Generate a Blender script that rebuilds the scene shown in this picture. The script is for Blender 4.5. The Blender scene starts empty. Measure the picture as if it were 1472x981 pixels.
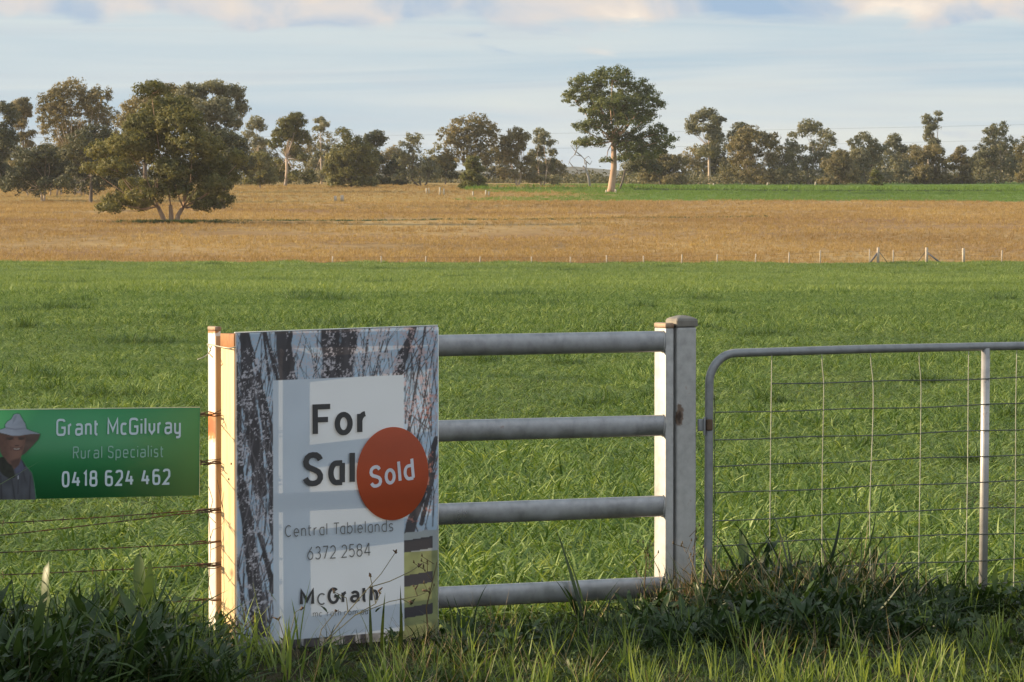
import bpy, bmesh, math, random
import numpy as np
from mathutils import Vector, Matrix
random.seed(7); rng = np.random.default_rng(7)
sc = bpy.context.scene
R = math.radians
# ---------------------------------------------------------------- camera
F_PX, CXP, CYP, HZ = 6500.0, 736.0, 490.5, 262.0      # long lens, as in the photograph
CAM_Z = 1.77
PITCH = math.atan((CYP - HZ) / F_PX)
cam_d = bpy.data.cameras.new('camera'); cam = bpy.data.objects.new('camera', cam_d)
sc.collection.objects.link(cam); sc.camera = cam
cam.location = (0, 0, CAM_Z); cam.rotation_euler = (math.pi/2 - PITCH, 0, 0)
cam_d.sensor_width = 36; cam_d.lens = 36 * F_PX / 1472
cam_d.clip_start = 0.5; cam_d.clip_end = 20000
# ---------------------------------------------------------------- light
SUN_AZ, SUN_EL = R(-4.5), R(16)                          # to the left, a little behind the camera
SV = Vector((-math.cos(SUN_AZ)*math.cos(SUN_EL), -math.sin(SUN_AZ)*math.cos(SUN_EL), math.sin(SUN_EL)))
sd = bpy.data.lights.new('sun', 'SUN'); sd.energy = 5.0; sd.angle = R(0.5); sd.color = (1.0, 0.77, 0.50)
so = bpy.data.objects.new('sun', sd); sc.collection.objects.link(so)
so.rotation_euler = SV.to_track_quat('Z', 'Y').to_euler(); so.location = (-40, -10, 30)
w = bpy.data.worlds.new('World'); sc.world = w; w.use_nodes = True
SKY_STRENGTH = 0.10
EXPO = 0.88
def build_world():
    nt = w.node_tree; N = nt.nodes; L = nt.links
    for n in list(N): N.remove(n)
    out = N.new('ShaderNodeOutputWorld'); bg = N.new('ShaderNodeBackground')
    sky = N.new('ShaderNodeTexSky'); sky.sky_type = 'NISHITA'; sky.sun_disc = False
    sky.sun_elevation = SUN_EL
    sky.sun_rotation = math.atan2(SV.x, SV.y)
    sky.air_density = 1.0; sky.dust_density = 0.6; sky.ozone_density = 1.5
    tc = N.new('ShaderNodeTexCoord')
    sep = N.new('ShaderNodeSeparateXYZ'); L.new(tc.outputs['Generated'], sep.inputs[0])
    def noise(sx, sz, off, detail=5, rough=.55, dist=0.0):
        mp = N.new('ShaderNodeMapping'); mp.inputs['Scale'].default_value = (sx, sx, sz); mp.inputs['Location'].default_value = off
        L.new(tc.outputs['Generated'], mp.inputs[0])
        n = N.new('ShaderNodeTexNoise'); n.inputs['Scale'].default_value = 1; n.inputs['Detail'].default_value = detail
        n.inputs['Roughness'].default_value = rough; n.inputs['Distortion'].default_value = dist
        L.new(mp.outputs[0], n.inputs[0]); return n.outputs[0]
    def ramp(src, stops):
        r = N.new('ShaderNodeValToRGB'); e = r.color_ramp.elements
        e[0].position, e[0].color = stops[0][0], (*stops[0][1], 1); e[1].position, e[1].color = stops[-1][0], (*stops[-1][1], 1)
        for p, c in stops[1:-1]:
            q = e.new(p); q.color = (*c, 1)
        L.new(src, r.inputs[0]); return r.outputs[0]
    def mix(f, a, b):
        m = N.new('ShaderNodeMix'); m.data_type = 'RGBA'
        for s, i in ((f, 0), (a, 6), (b, 7)):
            if isinstance(s, (float, int)): m.inputs[i].default_value = s
            elif isinstance(s, tuple): m.inputs[i].default_value = (*s, 1)
            else: L.new(s, m.inputs[i])
        return m.outputs[2]
    def math_(op, a, b=0.0):
        m = N.new('ShaderNodeMath'); m.operation = op
        for i, s in enumerate((a, b)):
            if isinstance(s, (float, int)): m.inputs[i].default_value = s
            else: L.new(s, m.inputs[i])
        return m.outputs[0]
    K = 1.05 / SKY_STRENGTH / 2**EXPO
    def c(r, g, b):     # sRGB of the veil as it looks, over the background strength
        f = lambda v: ((v/255+0.055)/1.055)**2.4*K
        return (f(r), f(g), f(b))
    # a thin evening veil of cloud over the clear sky, in long flat streaks
    streak = noise(5, 120, (3.1, 0.4, 1.7), 5, .5, .8)
    veil = ramp(streak, [(0.34, c(176, 200, 217)), (0.50, c(199, 213, 221)), (0.66, c(214, 222, 221))])
    base = mix(0.93, sky.outputs[0], veil)
    streak2 = noise(13, 300, (9.3, 2.4, 4.7), 6, .55, .8)
    s2 = ramp(streak2, [(0.50, (0, 0, 0)), (0.72, (1, 1, 1))])
    base = mix(math_('MULTIPLY', s2, 0.35), base, c(196, 200, 208))
    # a bank of lumpy cumulus that starts two degrees up and goes on above the frame
    z = sep.outputs[2]
    bank = ramp(z, [(0.0325, (0, 0, 0)), (0.0385, (1, 1, 1)), (0.30, (1, 1, 1)), (0.62, (.35,)*3)])
    edge = noise(26, 90, (1.3, 7.7, 0.2), 6, .55, .5)
    m = ramp(math_('ADD', math_('MULTIPLY', bank, 0.42), edge), [(0.64, (0, 0, 0)), (0.78, (1, 1, 1))])
    lit = noise(34, 60, (5.3, 1.7, 3.2), 5, .5, .6)
    col = ramp(lit, [(0.34, c(160, 186, 212)), (0.45, c(186, 199, 213)), (0.54, c(214, 212, 212)), (0.60, c(226, 217, 209)), (0.68, c(246, 233, 218))])
    gain = N.new('ShaderNodeMapRange'); gain.inputs[1].default_value = .045; gain.inputs[2].default_value = .2; gain.inputs[3].default_value = 1.0; gain.inputs[4].default_value = 1.4
    L.new(z, gain.inputs[0]); vm = N.new('ShaderNodeVectorMath'); vm.operation = 'SCALE'; L.new(col, vm.inputs[0]); L.new(gain.outputs[0], vm.inputs['Scale'])
    fin = mix(m, base, vm.outputs[0])     # clouds above the frame are brightened to add fill on the shaded sign
    L.new(fin, bg.inputs[0]); bg.inputs[1].default_value = SKY_STRENGTH; L.new(bg.outputs[0], out.inputs[0])
build_world()
sc.view_settings.view_transform = 'Standard'; sc.view_settings.look = 'None'
sc.view_settings.exposure = EXPO; sc.view_settings.gamma = 1.0
sc.render.engine = 'CYCLES'
sc.cycles.max_bounces = 7; sc.cycles.transparent_max_bounces = 8; sc.cycles.volume_bounces = 0
sc.cycles.diffuse_bounces = 3; sc.cycles.glossy_bounces = 3; sc.cycles.transmission_bounces = 3
# ---------------------------------------------------------------- where a line of sight meets a real plane
_cp, _sp = math.cos(PITCH), math.sin(PITCH)
def ray(px, py):
    a, b = (px - CXP)/F_PX, -(py - CYP)/F_PX
    return Vector((a, _cp + b*_sp, -_sp + b*_cp))
def atY(px, py, Y):
    r = ray(px, py); t = Y/r.y
    return Vector((r.x*t, Y, CAM_Z + r.z*t))
CAMV = Vector((0, 0, CAM_Z))
def on_plane(px, py, p0, n):
    r = ray(px, py); t = (p0 - CAMV).dot(n)/r.dot(n)
    return CAMV + r*t
# ---------------------------------------------------------------- terrain
TY = [-60, 0, 14, 18.6, 30, 60, 150, 300, 450, 640, 700, 800, 950, 1300, 9000]
TZ = [-.30, -.22, -0.10, -.06, -0.12, -0.26, -1.70, -3.74, -2.14, -1.22, -.06, 1.03, 1.62, 1.68, 1.60]
# heights above: z = 1.77 - depression; depression(300)=5.2 etc.
_ty = np.array(TY, float); _tz = np.array(TZ, float)
def _pchip(x, y, xi):
    h = np.diff(x); d = np.diff(y)/h; m = np.zeros_like(y)
    for i in range(1, len(y)-1):
        if d[i-1]*d[i] > 0:
            w1 = 2*h[i]+h[i-1]; w2 = h[i]+2*h[i-1]; m[i] = (w1+w2)/(w1/d[i-1]+w2/d[i])
    m[0], m[-1] = d[0], d[-1]
    xi = np.clip(xi, x[0], x[-1]); k = np.clip(np.searchsorted(x, xi)-1, 0, len(h)-1); t = (xi-x[k])/h[k]
    return ((1+2*t)*(1-t)**2*y[k] + t*(1-t)**2*h[k]*m[k] + t*t*(3-2*t)*y[k+1] + t*t*(t-1)*h[k]*m[k+1])
def zg(X, Y):
    X = np.asarray(X, float); Y = np.asarray(Y, float)
    z = _pchip(_ty, _tz, Y)
    far = np.clip((Y-60)/200, 0, 1)
    z = z + far*(0.16*np.sin(X*.037+Y*.011) + 0.10*np.sin(X*.013-Y*.021+1.3))
    near = np.clip(1-(Y-10)/60, 0, 1)
    z = z + near*0.015*np.sin(X*2.1+Y*1.3)*np.sin(Y*1.7-X*.6)
    return z
def zz(x, y): return float(zg(np.array([x]), np.array([y]))[0])
def B1(X): return 303 + 0.20*np.asarray(X, float)       # crop / dry grass boundary
def B2(X): return 645 - 0.55*np.asarray(X, float)*0 + 6*np.sin(np.asarray(X, float)*.03)  # dry grass / far crop
# ---------------------------------------------------------------- helpers
def mesh_np(name, V, Fq=None, Ft=None, mat=None, parent=None, smooth=False, attr=None, link=True, mats=None, midx=None):
    me = bpy.data.meshes.new(name); V = np.asarray(V, np.float32).reshape(-1, 3)
    loops, starts = [], []; tot = 0
    if Fq is not None and len(Fq):
        Fq = np.asarray(Fq, np.int32); loops.append(Fq.ravel()); starts.append(np.arange(len(Fq))*4); tot = len(Fq)*4
    if Ft is not None and len(Ft):
        Ft = np.asarray(Ft, np.int32); loops.append(Ft.ravel()); starts.append(tot + np.arange(len(Ft))*3)
    lp = np.concatenate(loops); st = np.concatenate(starts).astype(np.int32)
    me.vertices.add(len(V)); me.vertices.foreach_set('co', V.ravel())
    me.loops.add(len(lp)); me.loops.foreach_set('vertex_index', lp.astype(np.int32))
    me.polygons.add(len(st)); me.polygons.foreach_set('loop_start', st)
    if smooth: me.polygons.foreach_set('use_smooth', np.ones(len(st), bool))
    if attr:
        for k, (typ, arr) in attr.items():
            a = me.attributes.new(k, typ, 'POINT')
            a.data.foreach_set('color' if typ == 'FLOAT_COLOR' else 'value', np.asarray(arr, np.float32).ravel())
    if mats: 
        for m in mats: me.materials.append(m)
        if midx is not None: me.polygons.foreach_set('material_index', np.asarray(midx, np.int32))
    elif mat: me.materials.append(mat)
    me.update(calc_edges=True); me.validate()
    o = bpy.data.objects.new(name, me)
    if link: sc.collection.objects.link(o)
    if parent is not None: o.parent = parent
    return o
def thing(name, label, cat, loc=(0, 0, 0), rz=0, group=None):
    o = bpy.data.objects.new(name, None); sc.collection.objects.link(o)
    o.location = loc; o.rotation_euler = (0, 0, rz); o.empty_display_size = .1
    tag(o, label, cat, group); return o
def tag(o, label=None, cat=None, group=None, kind=None):
    if label: o['label'] = label
    if cat: o['category'] = cat
    if group: o['group'] = group
    if kind: o['kind'] = kind
    return o
class MB:
    """collects quads and triangles"""
    def __init__(s): s.V = []; s.Q = []; s.T = []; s.n = 0
    def add(s, V, Q=(), T=()):
        V = np.asarray(V, float).reshape(-1, 3)
        for q in Q: s.Q.append([i+s.n for i in q])
        for t in T: s.T.append([i+s.n for i in t])
        s.V.append(V); s.n += len(V)
    def addnp(s, V, Q):
        s.V.append(np.asarray(V, float)); s.Q.extend((np.asarray(Q)+s.n).tolist()); s.n += len(V)
    def tube(s, pts, rad, seg=10, caps=True, flat=1.0):
        pts = [Vector(p) for p in pts]; n = len(pts)
        if not hasattr(rad, '__len__'): rad = [rad]*n
        rings = []; up = None
        for i, p in enumerate(pts):
            d = (pts[min(i+1, n-1)] - pts[max(i-1, 0)])
            if d.length < 1e-9: d = Vector((0, 0, 1))
            d.normalize()
            if up is None:
                up = Vector((0, 0, 1)) if abs(d.z) < .9 else Vector((1, 0, 0))
            a = up - d*up.dot(d)
            if a.length < 1e-6: a = d.orthogonal()
            a.normalize(); b = d.cross(a); up = a
            rings.append([p + (a*math.cos(t)+b*math.sin(t)*flat)*rad[i] for t in [2*math.pi*k/seg for k in range(seg)]])
        V = [v for r in rings for v in r]; Q = []
        for i in range(n-1):
            for k in range(seg):
                Q.append([i*seg+k, i*seg+(k+1) % seg, (i+1)*seg+(k+1) % seg, (i+1)*seg+k])
        T = []
        if caps:
            V += [pts[0], pts[-1]]; c0 = n*seg
            for k in range(seg):
                T.append([c0, (k+1) % seg, k]); T.append([c0+1, (n-1)*seg+k, (n-1)*seg+(k+1) % seg])
        s.add([tuple(v) for v in V], Q, T)
    def box(s, c, size, M=None):
        c = Vector(c); h = [x/2 for x in size]; V = []
        for x in (-1, 1):
            for y in (-1, 1):
                for z in (-1, 1):
                    v = Vector((x*h[0], y*h[1], z*h[2])); V.append(tuple((M @ v if M else v) + c))
        s.add(V, [(0, 1, 3, 2), (4, 6, 7, 5), (0, 4, 5, 1), (2, 3, 7, 6), (0, 2, 6, 4), (1, 5, 7, 3)])
    def build(s, name, mat, parent=None, smooth=False):
        return mesh_np(name, np.concatenate(s.V), s.Q, s.T, mat, parent, smooth)
def bevbox(name, size, mat, parent, loc=(0, 0, 0), bev=.004, seg=2, rot=None):
    bm = bmesh.new(); bmesh.ops.create_cube(bm, size=1)
    bmesh.ops.scale(bm, vec=size, verts=bm.verts)
    bmesh.ops.bevel(bm, geom=list(bm.edges), offset=bev, segments=seg, affect='EDGES', profile=.6)
    me = bpy.data.meshes.new(name); bm.to_mesh(me); bm.free(); me.materials.append(mat)
    me.polygons.foreach_set('use_smooth', np.ones(len(me.polygons), bool))
    o = bpy.data.objects.new(name, me); sc.collection.objects.link(o); o.parent = parent; o.location = loc
    if rot: o.rotation_euler = rot
    mod = None
    return o
# ---------------------------------------------------------------- materials
def newmat(name):
    m = bpy.data.materials.new(name); m.use_nodes = True; nt = m.node_tree
    b = nt.nodes['Principled BSDF']; return m, nt, nt.nodes, nt.links, b
def ramp_in(N, L, src, stops):
    r = N.new('ShaderNodeValToRGB'); e = r.color_ramp.elements
    def c4(c): return (*c, 1) if hasattr(c, '__len__') else (c, c, c, 1)
    e[0].position = stops[0][0]; e[0].color = c4(stops[0][1]); e[1].position = stops[-1][0]; e[1].color = c4(stops[-1][1])
    for p, c in stops[1:-1]: q = e.new(p); q.color = c4(c)
    L.new(src, r.inputs[0]); return r.outputs[0]
def tex_noise(N, L, coord, scale, detail=4, rough=.55, sc3=None, out=0):
    if sc3:
        mp = N.new('ShaderNodeMapping'); mp.inputs['Scale'].default_value = sc3; L.new(coord, mp.inputs[0]); coord = mp.outputs[0]
    n = N.new('ShaderNodeTexNoise'); n.inputs['Scale'].default_value = scale; n.inputs['Detail'].default_value = detail
    n.inputs['Roughness'].default_value = rough; L.new(coord, n.inputs['Vector']); return n.outputs[out]
def mixc(N, L, f, a, b, bt='MIX'):
    m = N.new('ShaderNodeMix'); m.data_type = 'RGBA'; m.blend_type = bt
    for s, i in ((f, 0), (a, 6), (b, 7)):
        if isinstance(s, (float, int)): m.inputs[i].default_value = s
        elif isinstance(s, tuple): m.inputs[i].default_value = (*s, 1)
        else: L.new(s, m.inputs[i])
    return m.outputs[2]
def mth(N, L, op, a, b=0.0):
    m = N.new('ShaderNodeMath'); m.operation = op
    for i, s in enumerate((a, b)):
        if isinstance(s, (float, int)): m.inputs[i].default_value = s
        else: L.new(s, m.inputs[i])
    return m.outputs[0]
def bump(N, L, b, src, strength=.3, dist=.01):
    bp = N.new('ShaderNodeBump'); bp.inputs['Strength'].default_value = strength; bp.inputs['Distance'].default_value = dist
    L.new(src, bp.inputs['Height']); L.new(bp.outputs[0], b.inputs['Normal'])
def leaf_mat(name, c_dark, c_mid, c_light, transl=.35, patch=None, attr=None, rough=.5, patch_scale=.25, spec=.35):
    m, nt, N, L, b = newmat(name)
    if attr:
        a = N.new('ShaderNodeAttribute'); a.attribute_name = attr; rnd = a.outputs['Fac']
    else:
        oi = N.new('ShaderNodeObjectInfo'); a = N.new('ShaderNodeAttribute'); a.attribute_name = 'tint'
        rnd = mth(N, L, 'ADD', mth(N, L, 'MULTIPLY', oi.outputs['Random'], .4), mth(N, L, 'MULTIPLY', a.outputs['Fac'], .6))
    col = ramp_in(N, L, rnd, [(0, c_dark), (.5, c_mid), (1, c_light)])
    g = N.new('ShaderNodeNewGeometry')
    if patch:
        pn = tex_noise(N, L, g.outputs['Position'], patch_scale, 4, .6)
        f = ramp_in(N, L, pn, [(.42, 0.0), (.66, 1.0)])
        col = mixc(N, L, mth(N, L, 'MULTIPLY', f, .55), col, patch)
    L.new(col, b.inputs['Base Color']); b.inputs['Roughness'].default_value = rough; b.inputs['Specular IOR Level'].default_value = spec
    tr = N.new('ShaderNodeBsdfTranslucent'); L.new(mixc(N, L, 1.0, col, (1.5, 1.4, .75), 'MULTIPLY'), tr.inputs[0])
    mx = N.new('ShaderNodeMixShader'); mx.inputs[0].default_value = transl
    L.new(b.outputs[0], mx.inputs[1]); L.new(tr.outputs[0], mx.inputs[2])
    L.new(mx.outputs[0], N['Material Output'].inputs[0]); return m
def bark_mat(name, c1, c2, sc_=3.0):
    m, nt, N, L, b = newmat(name); g = N.new('ShaderNodeNewGeometry')
    n = tex_noise(N, L, g.outputs['Position'], sc_, 5, .6, (1, 1, .25))
    L.new(ramp_in(N, L, n, [(.35, c1), (.65, c2)]), b.inputs['Base Color']); b.inputs['Roughness'].default_value = .85
    bump(N, L, b, n, .5, .03); return m
def steel_mat(name, base=(.42, .44, .46), rust=0.0, rough=.42, metal=.75):
    m, nt, N, L, b = newmat(name); tc = N.new('ShaderNodeTexCoord')
    n = tex_noise(N, L, tc.outputs['Object'], 22, 5, .6)
    n2 = tex_noise(N, L, tc.outputs['Object'], 5, 5, .6, (1, 1, .35))
    d = tuple(c*.74 for c in base)
    col = ramp_in(N, L, mth(N, L, 'ADD', mth(N, L, 'MULTIPLY', n, .5), mth(N, L, 'MULTIPLY', n2, .5)), [(.36, d), (.5, base), (.64, tuple(min(1, c*1.18) for c in base))])
    nr = tex_noise(N, L, tc.outputs['Object'], 11, 6, .7)
    rf = ramp_in(N, L, nr, [(.66-rust, 0.0), (.78-rust, 1.0)])
    col = mixc(N, L, mth(N, L, 'MULTIPLY', rf, .8), col, (.20, .085, .035))
    L.new(col, b.inputs['Base Color']); b.inputs['Metallic'].default_value = metal
    L.new(ramp_in(N, L, n2, [(.3, rough-.08), (.7, rough+.18)]), b.inputs['Roughness'])
    bump(N, L, b, n, .12, .002); return m
def timber_mat(name, c1, c2, sx=(14, 14, .9), knots=True):
    m, nt, N, L, b = newmat(name); tc = N.new('ShaderNodeTexCoord')
    n = tex_noise(N, L, tc.outputs['Object'], 3.2, 6, .6, sx)
    col = ramp_in(N, L, n, [(.3, c1), (.52, c2), (.7, tuple(min(1, c*1.12) for c in c2))])
    if knots:
        v = N.new('ShaderNodeTexVoronoi'); v.inputs['Scale'].default_value = 5.5; L.new(tc.outputs['Object'], v.inputs['Vector'])
        k = ramp_in(N, L, v.outputs['Distance'], [(.05, 1.0), (.13, 0.0)])
        col = mixc(N, L, mth(N, L, 'MULTIPLY', k, .7), col, (.13, .06, .025))
    L.new(col, b.inputs['Base Color']); b.inputs['Roughness'].default_value = .65; bump(N, L, b, n, .25, .002); return m
def plain_mat(name, col, rough=.5, metal=0, transl=0.0, var=.12):
    m, nt, N, L, b = newmat(name); tc = N.new('ShaderNodeTexCoord')
    n = tex_noise(N, L, tc.outputs['Object'], 9, 4, .6)
    c = ramp_in(N, L, n, [(.3, tuple(x*(1-var) for x in col)), (.7, tuple(min(1, x*(1+var)) for x in col))])
    L.new(c, b.inputs['Base Color']); b.inputs['Roughness'].default_value = rough; b.inputs['Metallic'].default_value = metal
    if transl:
        tr = N.new('ShaderNodeBsdfTranslucent'); L.new(c, tr.inputs[0]); mx = N.new('ShaderNodeMixShader'); mx.inputs[0].default_value = transl
        L.new(b.outputs[0], mx.inputs[1]); L.new(tr.outputs[0], mx.inputs[2]); L.new(mx.outputs[0], N['Material Output'].inputs[0])
    return m
def ground_mat(name, stops, sc_big, sc3, fine=1.2, fine_amt=.35, bump_d=.15, extra=None):
    m, nt, N, L, b = newmat(name); g = N.new('ShaderNodeNewGeometry')
    n = tex_noise(N, L, g.outputs['Position'], sc_big, 6, .6, sc3)
    col = ramp_in(N, L, n, stops)
    n2 = tex_noise(N, L, g.outputs['Position'], fine, 6, .7, (1, .35, 1))
    col = mixc(N, L, fine_amt, col, ramp_in(N, L, n2, [(.35, .45), (.65, 1.45)]), 'MULTIPLY')
    if extra: col = extra(N, L, g, col)
    L.new(col, b.inputs['Base Color']); b.inputs['Roughness'].default_value = .95; b.inputs['Specular IOR Level'].default_value = .1
    bump(N, L, b, n2, .8, bump_d); return m
M = {}
M['soil'] = ground_mat('soil', [(.35, (.022, .020, .011)), (.65, (.042, .036, .018))], .8, (1, 1, 1), 6, .5, .05)
def far_green(N, L, g, col):      # the near ground runs into a green sward further off
    return col
M['sward'] = ground_mat('green_sward', [(.35, (.06, .10, .02)), (.6, (.09, .14, .03))], .05, (1, .4, 1), .8, .4, .2)
def dry_extra(N, L, g, col):
    n = tex_noise(N, L, g.outputs['Position'], .022, 4, .6, (1, .55, 1))
    f = ramp_in(N, L, n, [(.45, 0.0), (.62, 1.0)])
    return mixc(N, L, mth(N, L, 'MULTIPLY', f, .8), col, (.20, .115, .055))
M['dry'] = ground_mat('dry_grass_ground', [(.3, (.225, .150, .065)), (.5, (.315, .215, .095)), (.7, (.40, .29, .13))], .045, (1, .35, 1), .7, .4, .25, dry_extra)
def farg_extra(N, L, g, col):
    sep = N.new('ShaderNodeSeparateXYZ'); L.new(g.outputs['Position'], sep.inputs[0])
    n = tex_noise(N, L, g.outputs['Position'], .012, 4, .6)
    lim = mth(N, L, 'ADD', mth(N, L, 'MULTIPLY', sep.outputs[0], .02), n)       # green to the right, dry to the left
    f = ramp_in(N, L, lim, [(.60, 1.0), (.95, 0.0)])
    return mixc(N, L, mth(N, L, 'MULTIPLY', f, .95), col, (.31, .215, .08))
M['far'] = ground_mat('far_crop_ground', [(.3, (.075, .13, .025)), (.6, (.115, .19, .035))], .03, (1, .3, 1), .5, .35, .25, farg_extra)
M['plain'] = ground_mat('distant_plain', [(.3, (.06, .07, .03)), (.6, (.11, .10, .05))], .004, (1, 1, 1), .05, .3, .2)
M['hill'] = ground_mat('hill_woods', [(.3, (.035, .045, .03)), (.6, (.07, .075, .045))], .006, (1, 1, 1), .05, .4, 1)
# ---------------------------------------------------------------- ground, in strips that meet edge to edge
def strip(name, fy0, fy1, rows, mat, xw=1.0, pw=1.0):
    cols = 60; V = np.zeros((rows+1, cols+1, 3))
    for i in range(rows+1):
        t = (i/rows)**pw
        for_x = np.linspace(-1, 1, cols+1); for_x = np.sign(for_x)*np.abs(for_x)**2.2*2600
        y0, y1 = fy0(for_x), fy1(for_x); y = y0 + (y1-y0)*t
        V[i, :, 0] = for_x; V[i, :, 1] = y; V[i, :, 2] = zg(for_x, y)
    idx = np.arange((rows+1)*(cols+1)).reshape(rows+1, cols+1)
    Q = np.stack([idx[:-1, :-1], idx[:-1, 1:], idx[1:, 1:], idx[1:, :-1]], -1).reshape(-1, 4)
    return tag(mesh_np(name, V, Q, None, mat, None, True), kind='structure')
K_ = lambda v: (lambda X: np.full_like(X, float(v)))
B1f = lambda X: 303 + np.clip(0.20*X, -40, 60)
B2f = lambda X: 645 + 5*np.sin(np.clip(X, -300, 300)*.03)
g0 = strip('ground', K_(-60), K_(75), 90, M['soil'])
strip('crop_field', K_(75), B1f, 60, M['sward'])
strip('dry_field', B1f, B2f, 80, M['dry'])
strip('far_field', B2f, K_(980), 50, M['far'])
strip('distant_plain', K_(980), K_(7200), 30, M['plain'], pw=1.8)
# low hills on the horizon
def hills():
    n = 160; rows = 10; V = []
    xs = np.linspace(-2600, 2600, n)
    prof = 13 + 5*np.sin(xs*.0041+.5) + 3.5*np.sin(xs*.0097+2) + 2*np.sin(xs*.023)
    for r in range(rows):
        t = r/(rows-1); h = math.sin(t*math.pi)**.8
        for x, p in zip(xs, prof): V.append((x, 5200+t*1500, 1.2 + h*p*(1+.06*math.sin(x*.05+r))))
    idx = np.arange(n*rows).reshape(rows, n)
    Q = np.stack([idx[:-1, :-1], idx[:-1, 1:], idx[1:, 1:], idx[1:, :-1]], -1).reshape(-1, 4)
    tag(mesh_np('distant_hills', V, Q, None, M['hill'], None, True), kind='structure')
hills()
# ---------------------------------------------------------------- trees
M['bark_pale'] = bark_mat('pale_gum_bark', (.36, .27, .20), (.58, .48, .38), 1.2)
M['bark_warm'] = bark_mat('peeling_gum_bark', (.30, .19, .12), (.50, .36, .26), 1.2)
M['bark_dark'] = bark_mat('rough_dark_bark', (.07, .055, .045), (.15, .12, .095), 1.5)
M['bark_grey'] = bark_mat('dead_grey_wood', (.20, .19, .18), (.34, .31, .29), 1.5)
FOL = {
 'olive': leaf_mat('olive_leaves', (.062, .074, .024), (.140, .142, .050), (.24, .22, .09), .38, attr='tint', spec=.2),
 'green': leaf_mat('gum_green_leaves', (.050, .072, .024), (.110, .135, .048), (.18, .20, .08), .38, attr='tint', spec=.2),
 'brown': leaf_mat('brownish_leaves', (.095, .092, .048), (.185, .165, .088), (.27, .225, .125), .38, attr='tint', spec=.2),
 'grey': leaf_mat('grey_green_leaves', (.095, .105, .066), (.180, .184, .118), (.26, .25, .165), .38, attr='tint', spec=.2),
 'dark': leaf_mat('dark_leaves', (.036, .044, .022), (.072, .080, .038), (.125, .125, .062), .2, attr='tint', spec=.2),
 'scrub': leaf_mat('scrub_leaves', (.060, .066, .034), (.120, .115, .064), (.20, .175, .10), .2, attr='tint', spec=.2),
 'yellow': leaf_mat('yellow_green_leaves', (.06, .07, .015), (.11, .12, .03), (.16, .16, .05), .3, attr='tint', spec=.2),
}
def make_tree(name, label, base, Y, blobs, fol, bark, n_leaf, leaf, trunk_r, clump=.9, fork=None, lean=0, cat='tree', group=None,
              limbs=True, trunk_top=None, droop=.15, trunks=1, per=26, fill=.35, tiers=None):
    """base=(px,py) foot of the trunk; blobs = crown masses (px,py,rx,ry) seen from the road, each given real depth at distance Y"""
    s = Y/F_PX
    foot = atY(base[0], base[1], Y); foot.z = zz(foot.x, foot.y)
    root = thing(name, label, cat, foot, 0, group)
    # crown masses in metres relative to the foot
    BL = []
    for i, (px, py, rx, ry) in enumerate(blobs):
        c = atY(px, py, Y) - foot; c.z = (base[1]-py)*s
        cx = np.mean([b[0] for b in blobs]); span = max(b[0]+b[2] for b in blobs)-min(b[0]-b[2] for b in blobs)
        dmax = max(0.0, (span*.5)**2 - (px-cx)**2)**.5*s*.75
        c.y = random.uniform(-1, 1)*max(0, dmax - rx*s*.6)
        BL.append((c, rx*s*1.13, max(rx*s*.95, .5), ry*s*1.13))
    tb = MB()
    crown_c = Vector((0, 0, 0))
    for c, *_ in BL: crown_c += c/len(BL)
    H = max(c.z+rz for c, rx, ry, rz in BL)
    fk = fork if fork is not None else .3
    tops = []
    for k in range(trunks):
        ox = (k-(trunks-1)/2)
        top = Vector((lean*s + ox*H*(.14 if Y > 500 else .09) + crown_c.x*.25, random.uniform(-.3, .3), H*fk*random.uniform(.85, 1.15)))
        b0 = Vector((ox*trunk_r*1.3, 0, -.15))
        mid = b0.lerp(top, .5) + Vector((random.uniform(-1, 1)*trunk_r*.8, 0, 0))
        tr = trunk_r/(trunks**.5)
        tb.tube([b0, b0.lerp(mid, .15), mid, top], [tr*1.5, tr*1.05, tr*.85, tr*.7], 8)
        tops.append((top, tr*.7))
    cl = []; ol = []; bt = []
    totv = sum(b[1]*b[3] for b in BL)
    for c, rx, ry, rz in BL:
        top, tr = min(tops, key=lambda t: (t[0]-c).length)
        share = rx*rz/totv; nc = max(3, int(n_leaf*share/per))
        if limbs:
            low = c - Vector((0, 0, rz*.35))
            mid = top.lerp(low, .5) + Vector((random.uniform(-.4, .4), random.uniform(-.4, .4), -abs(c.x-top.x)*.12 + random.uniform(-.2, .3)))
            r1 = min(tr*.6, max(.04, tr*(.22+.7*share**.5)))
            tb.tube([top - Vector((0, 0, .05)), top.lerp(mid, .6), mid, low, c], [r1, r1*.8, r1*.65, r1*.45, r1*.25], 6, False)
            for q in range(3):
                a = random.uniform(0, 6.28); e = c + Vector((math.cos(a)*rx*.8, math.sin(a)*ry*.6, rz*random.uniform(-.1, .75)))
                tb.tube([low, low.lerp(e, .5)+Vector((0, 0, -.1*rz)), e], [r1*.4, r1*.3, r1*.12], 5, False)
        d = rng.normal(size=(nc, 3)); d /= np.linalg.norm(d, axis=1)[:, None]
        r = (fill + (1-fill)*rng.random(nc)**.6)[:, None]
        P = np.array(c) + d*r*np.array([rx, ry, rz])*.86
        # undersides thinner than the tops
        keep = (d[:, 2] > -.55) | (rng.random(nc) < .45)
        cl.append(P[keep]); ol.append(d[keep]); bt.append(np.full(keep.sum(), random.gauss(0, .13)))
    P = np.concatenate(cl); nc = len(P); OUT = np.concatenate(ol); BT = np.concatenate(bt)
    csz = clump*(.5+.7*rng.random(nc))
    g_ = rng.normal(size=(nc, per, 3)); g_ /= np.maximum(1, np.linalg.norm(g_, axis=2)/1.7)[..., None]
    off = g_*np.array([.42, .42, .30])*csz[:, None, None]
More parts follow.
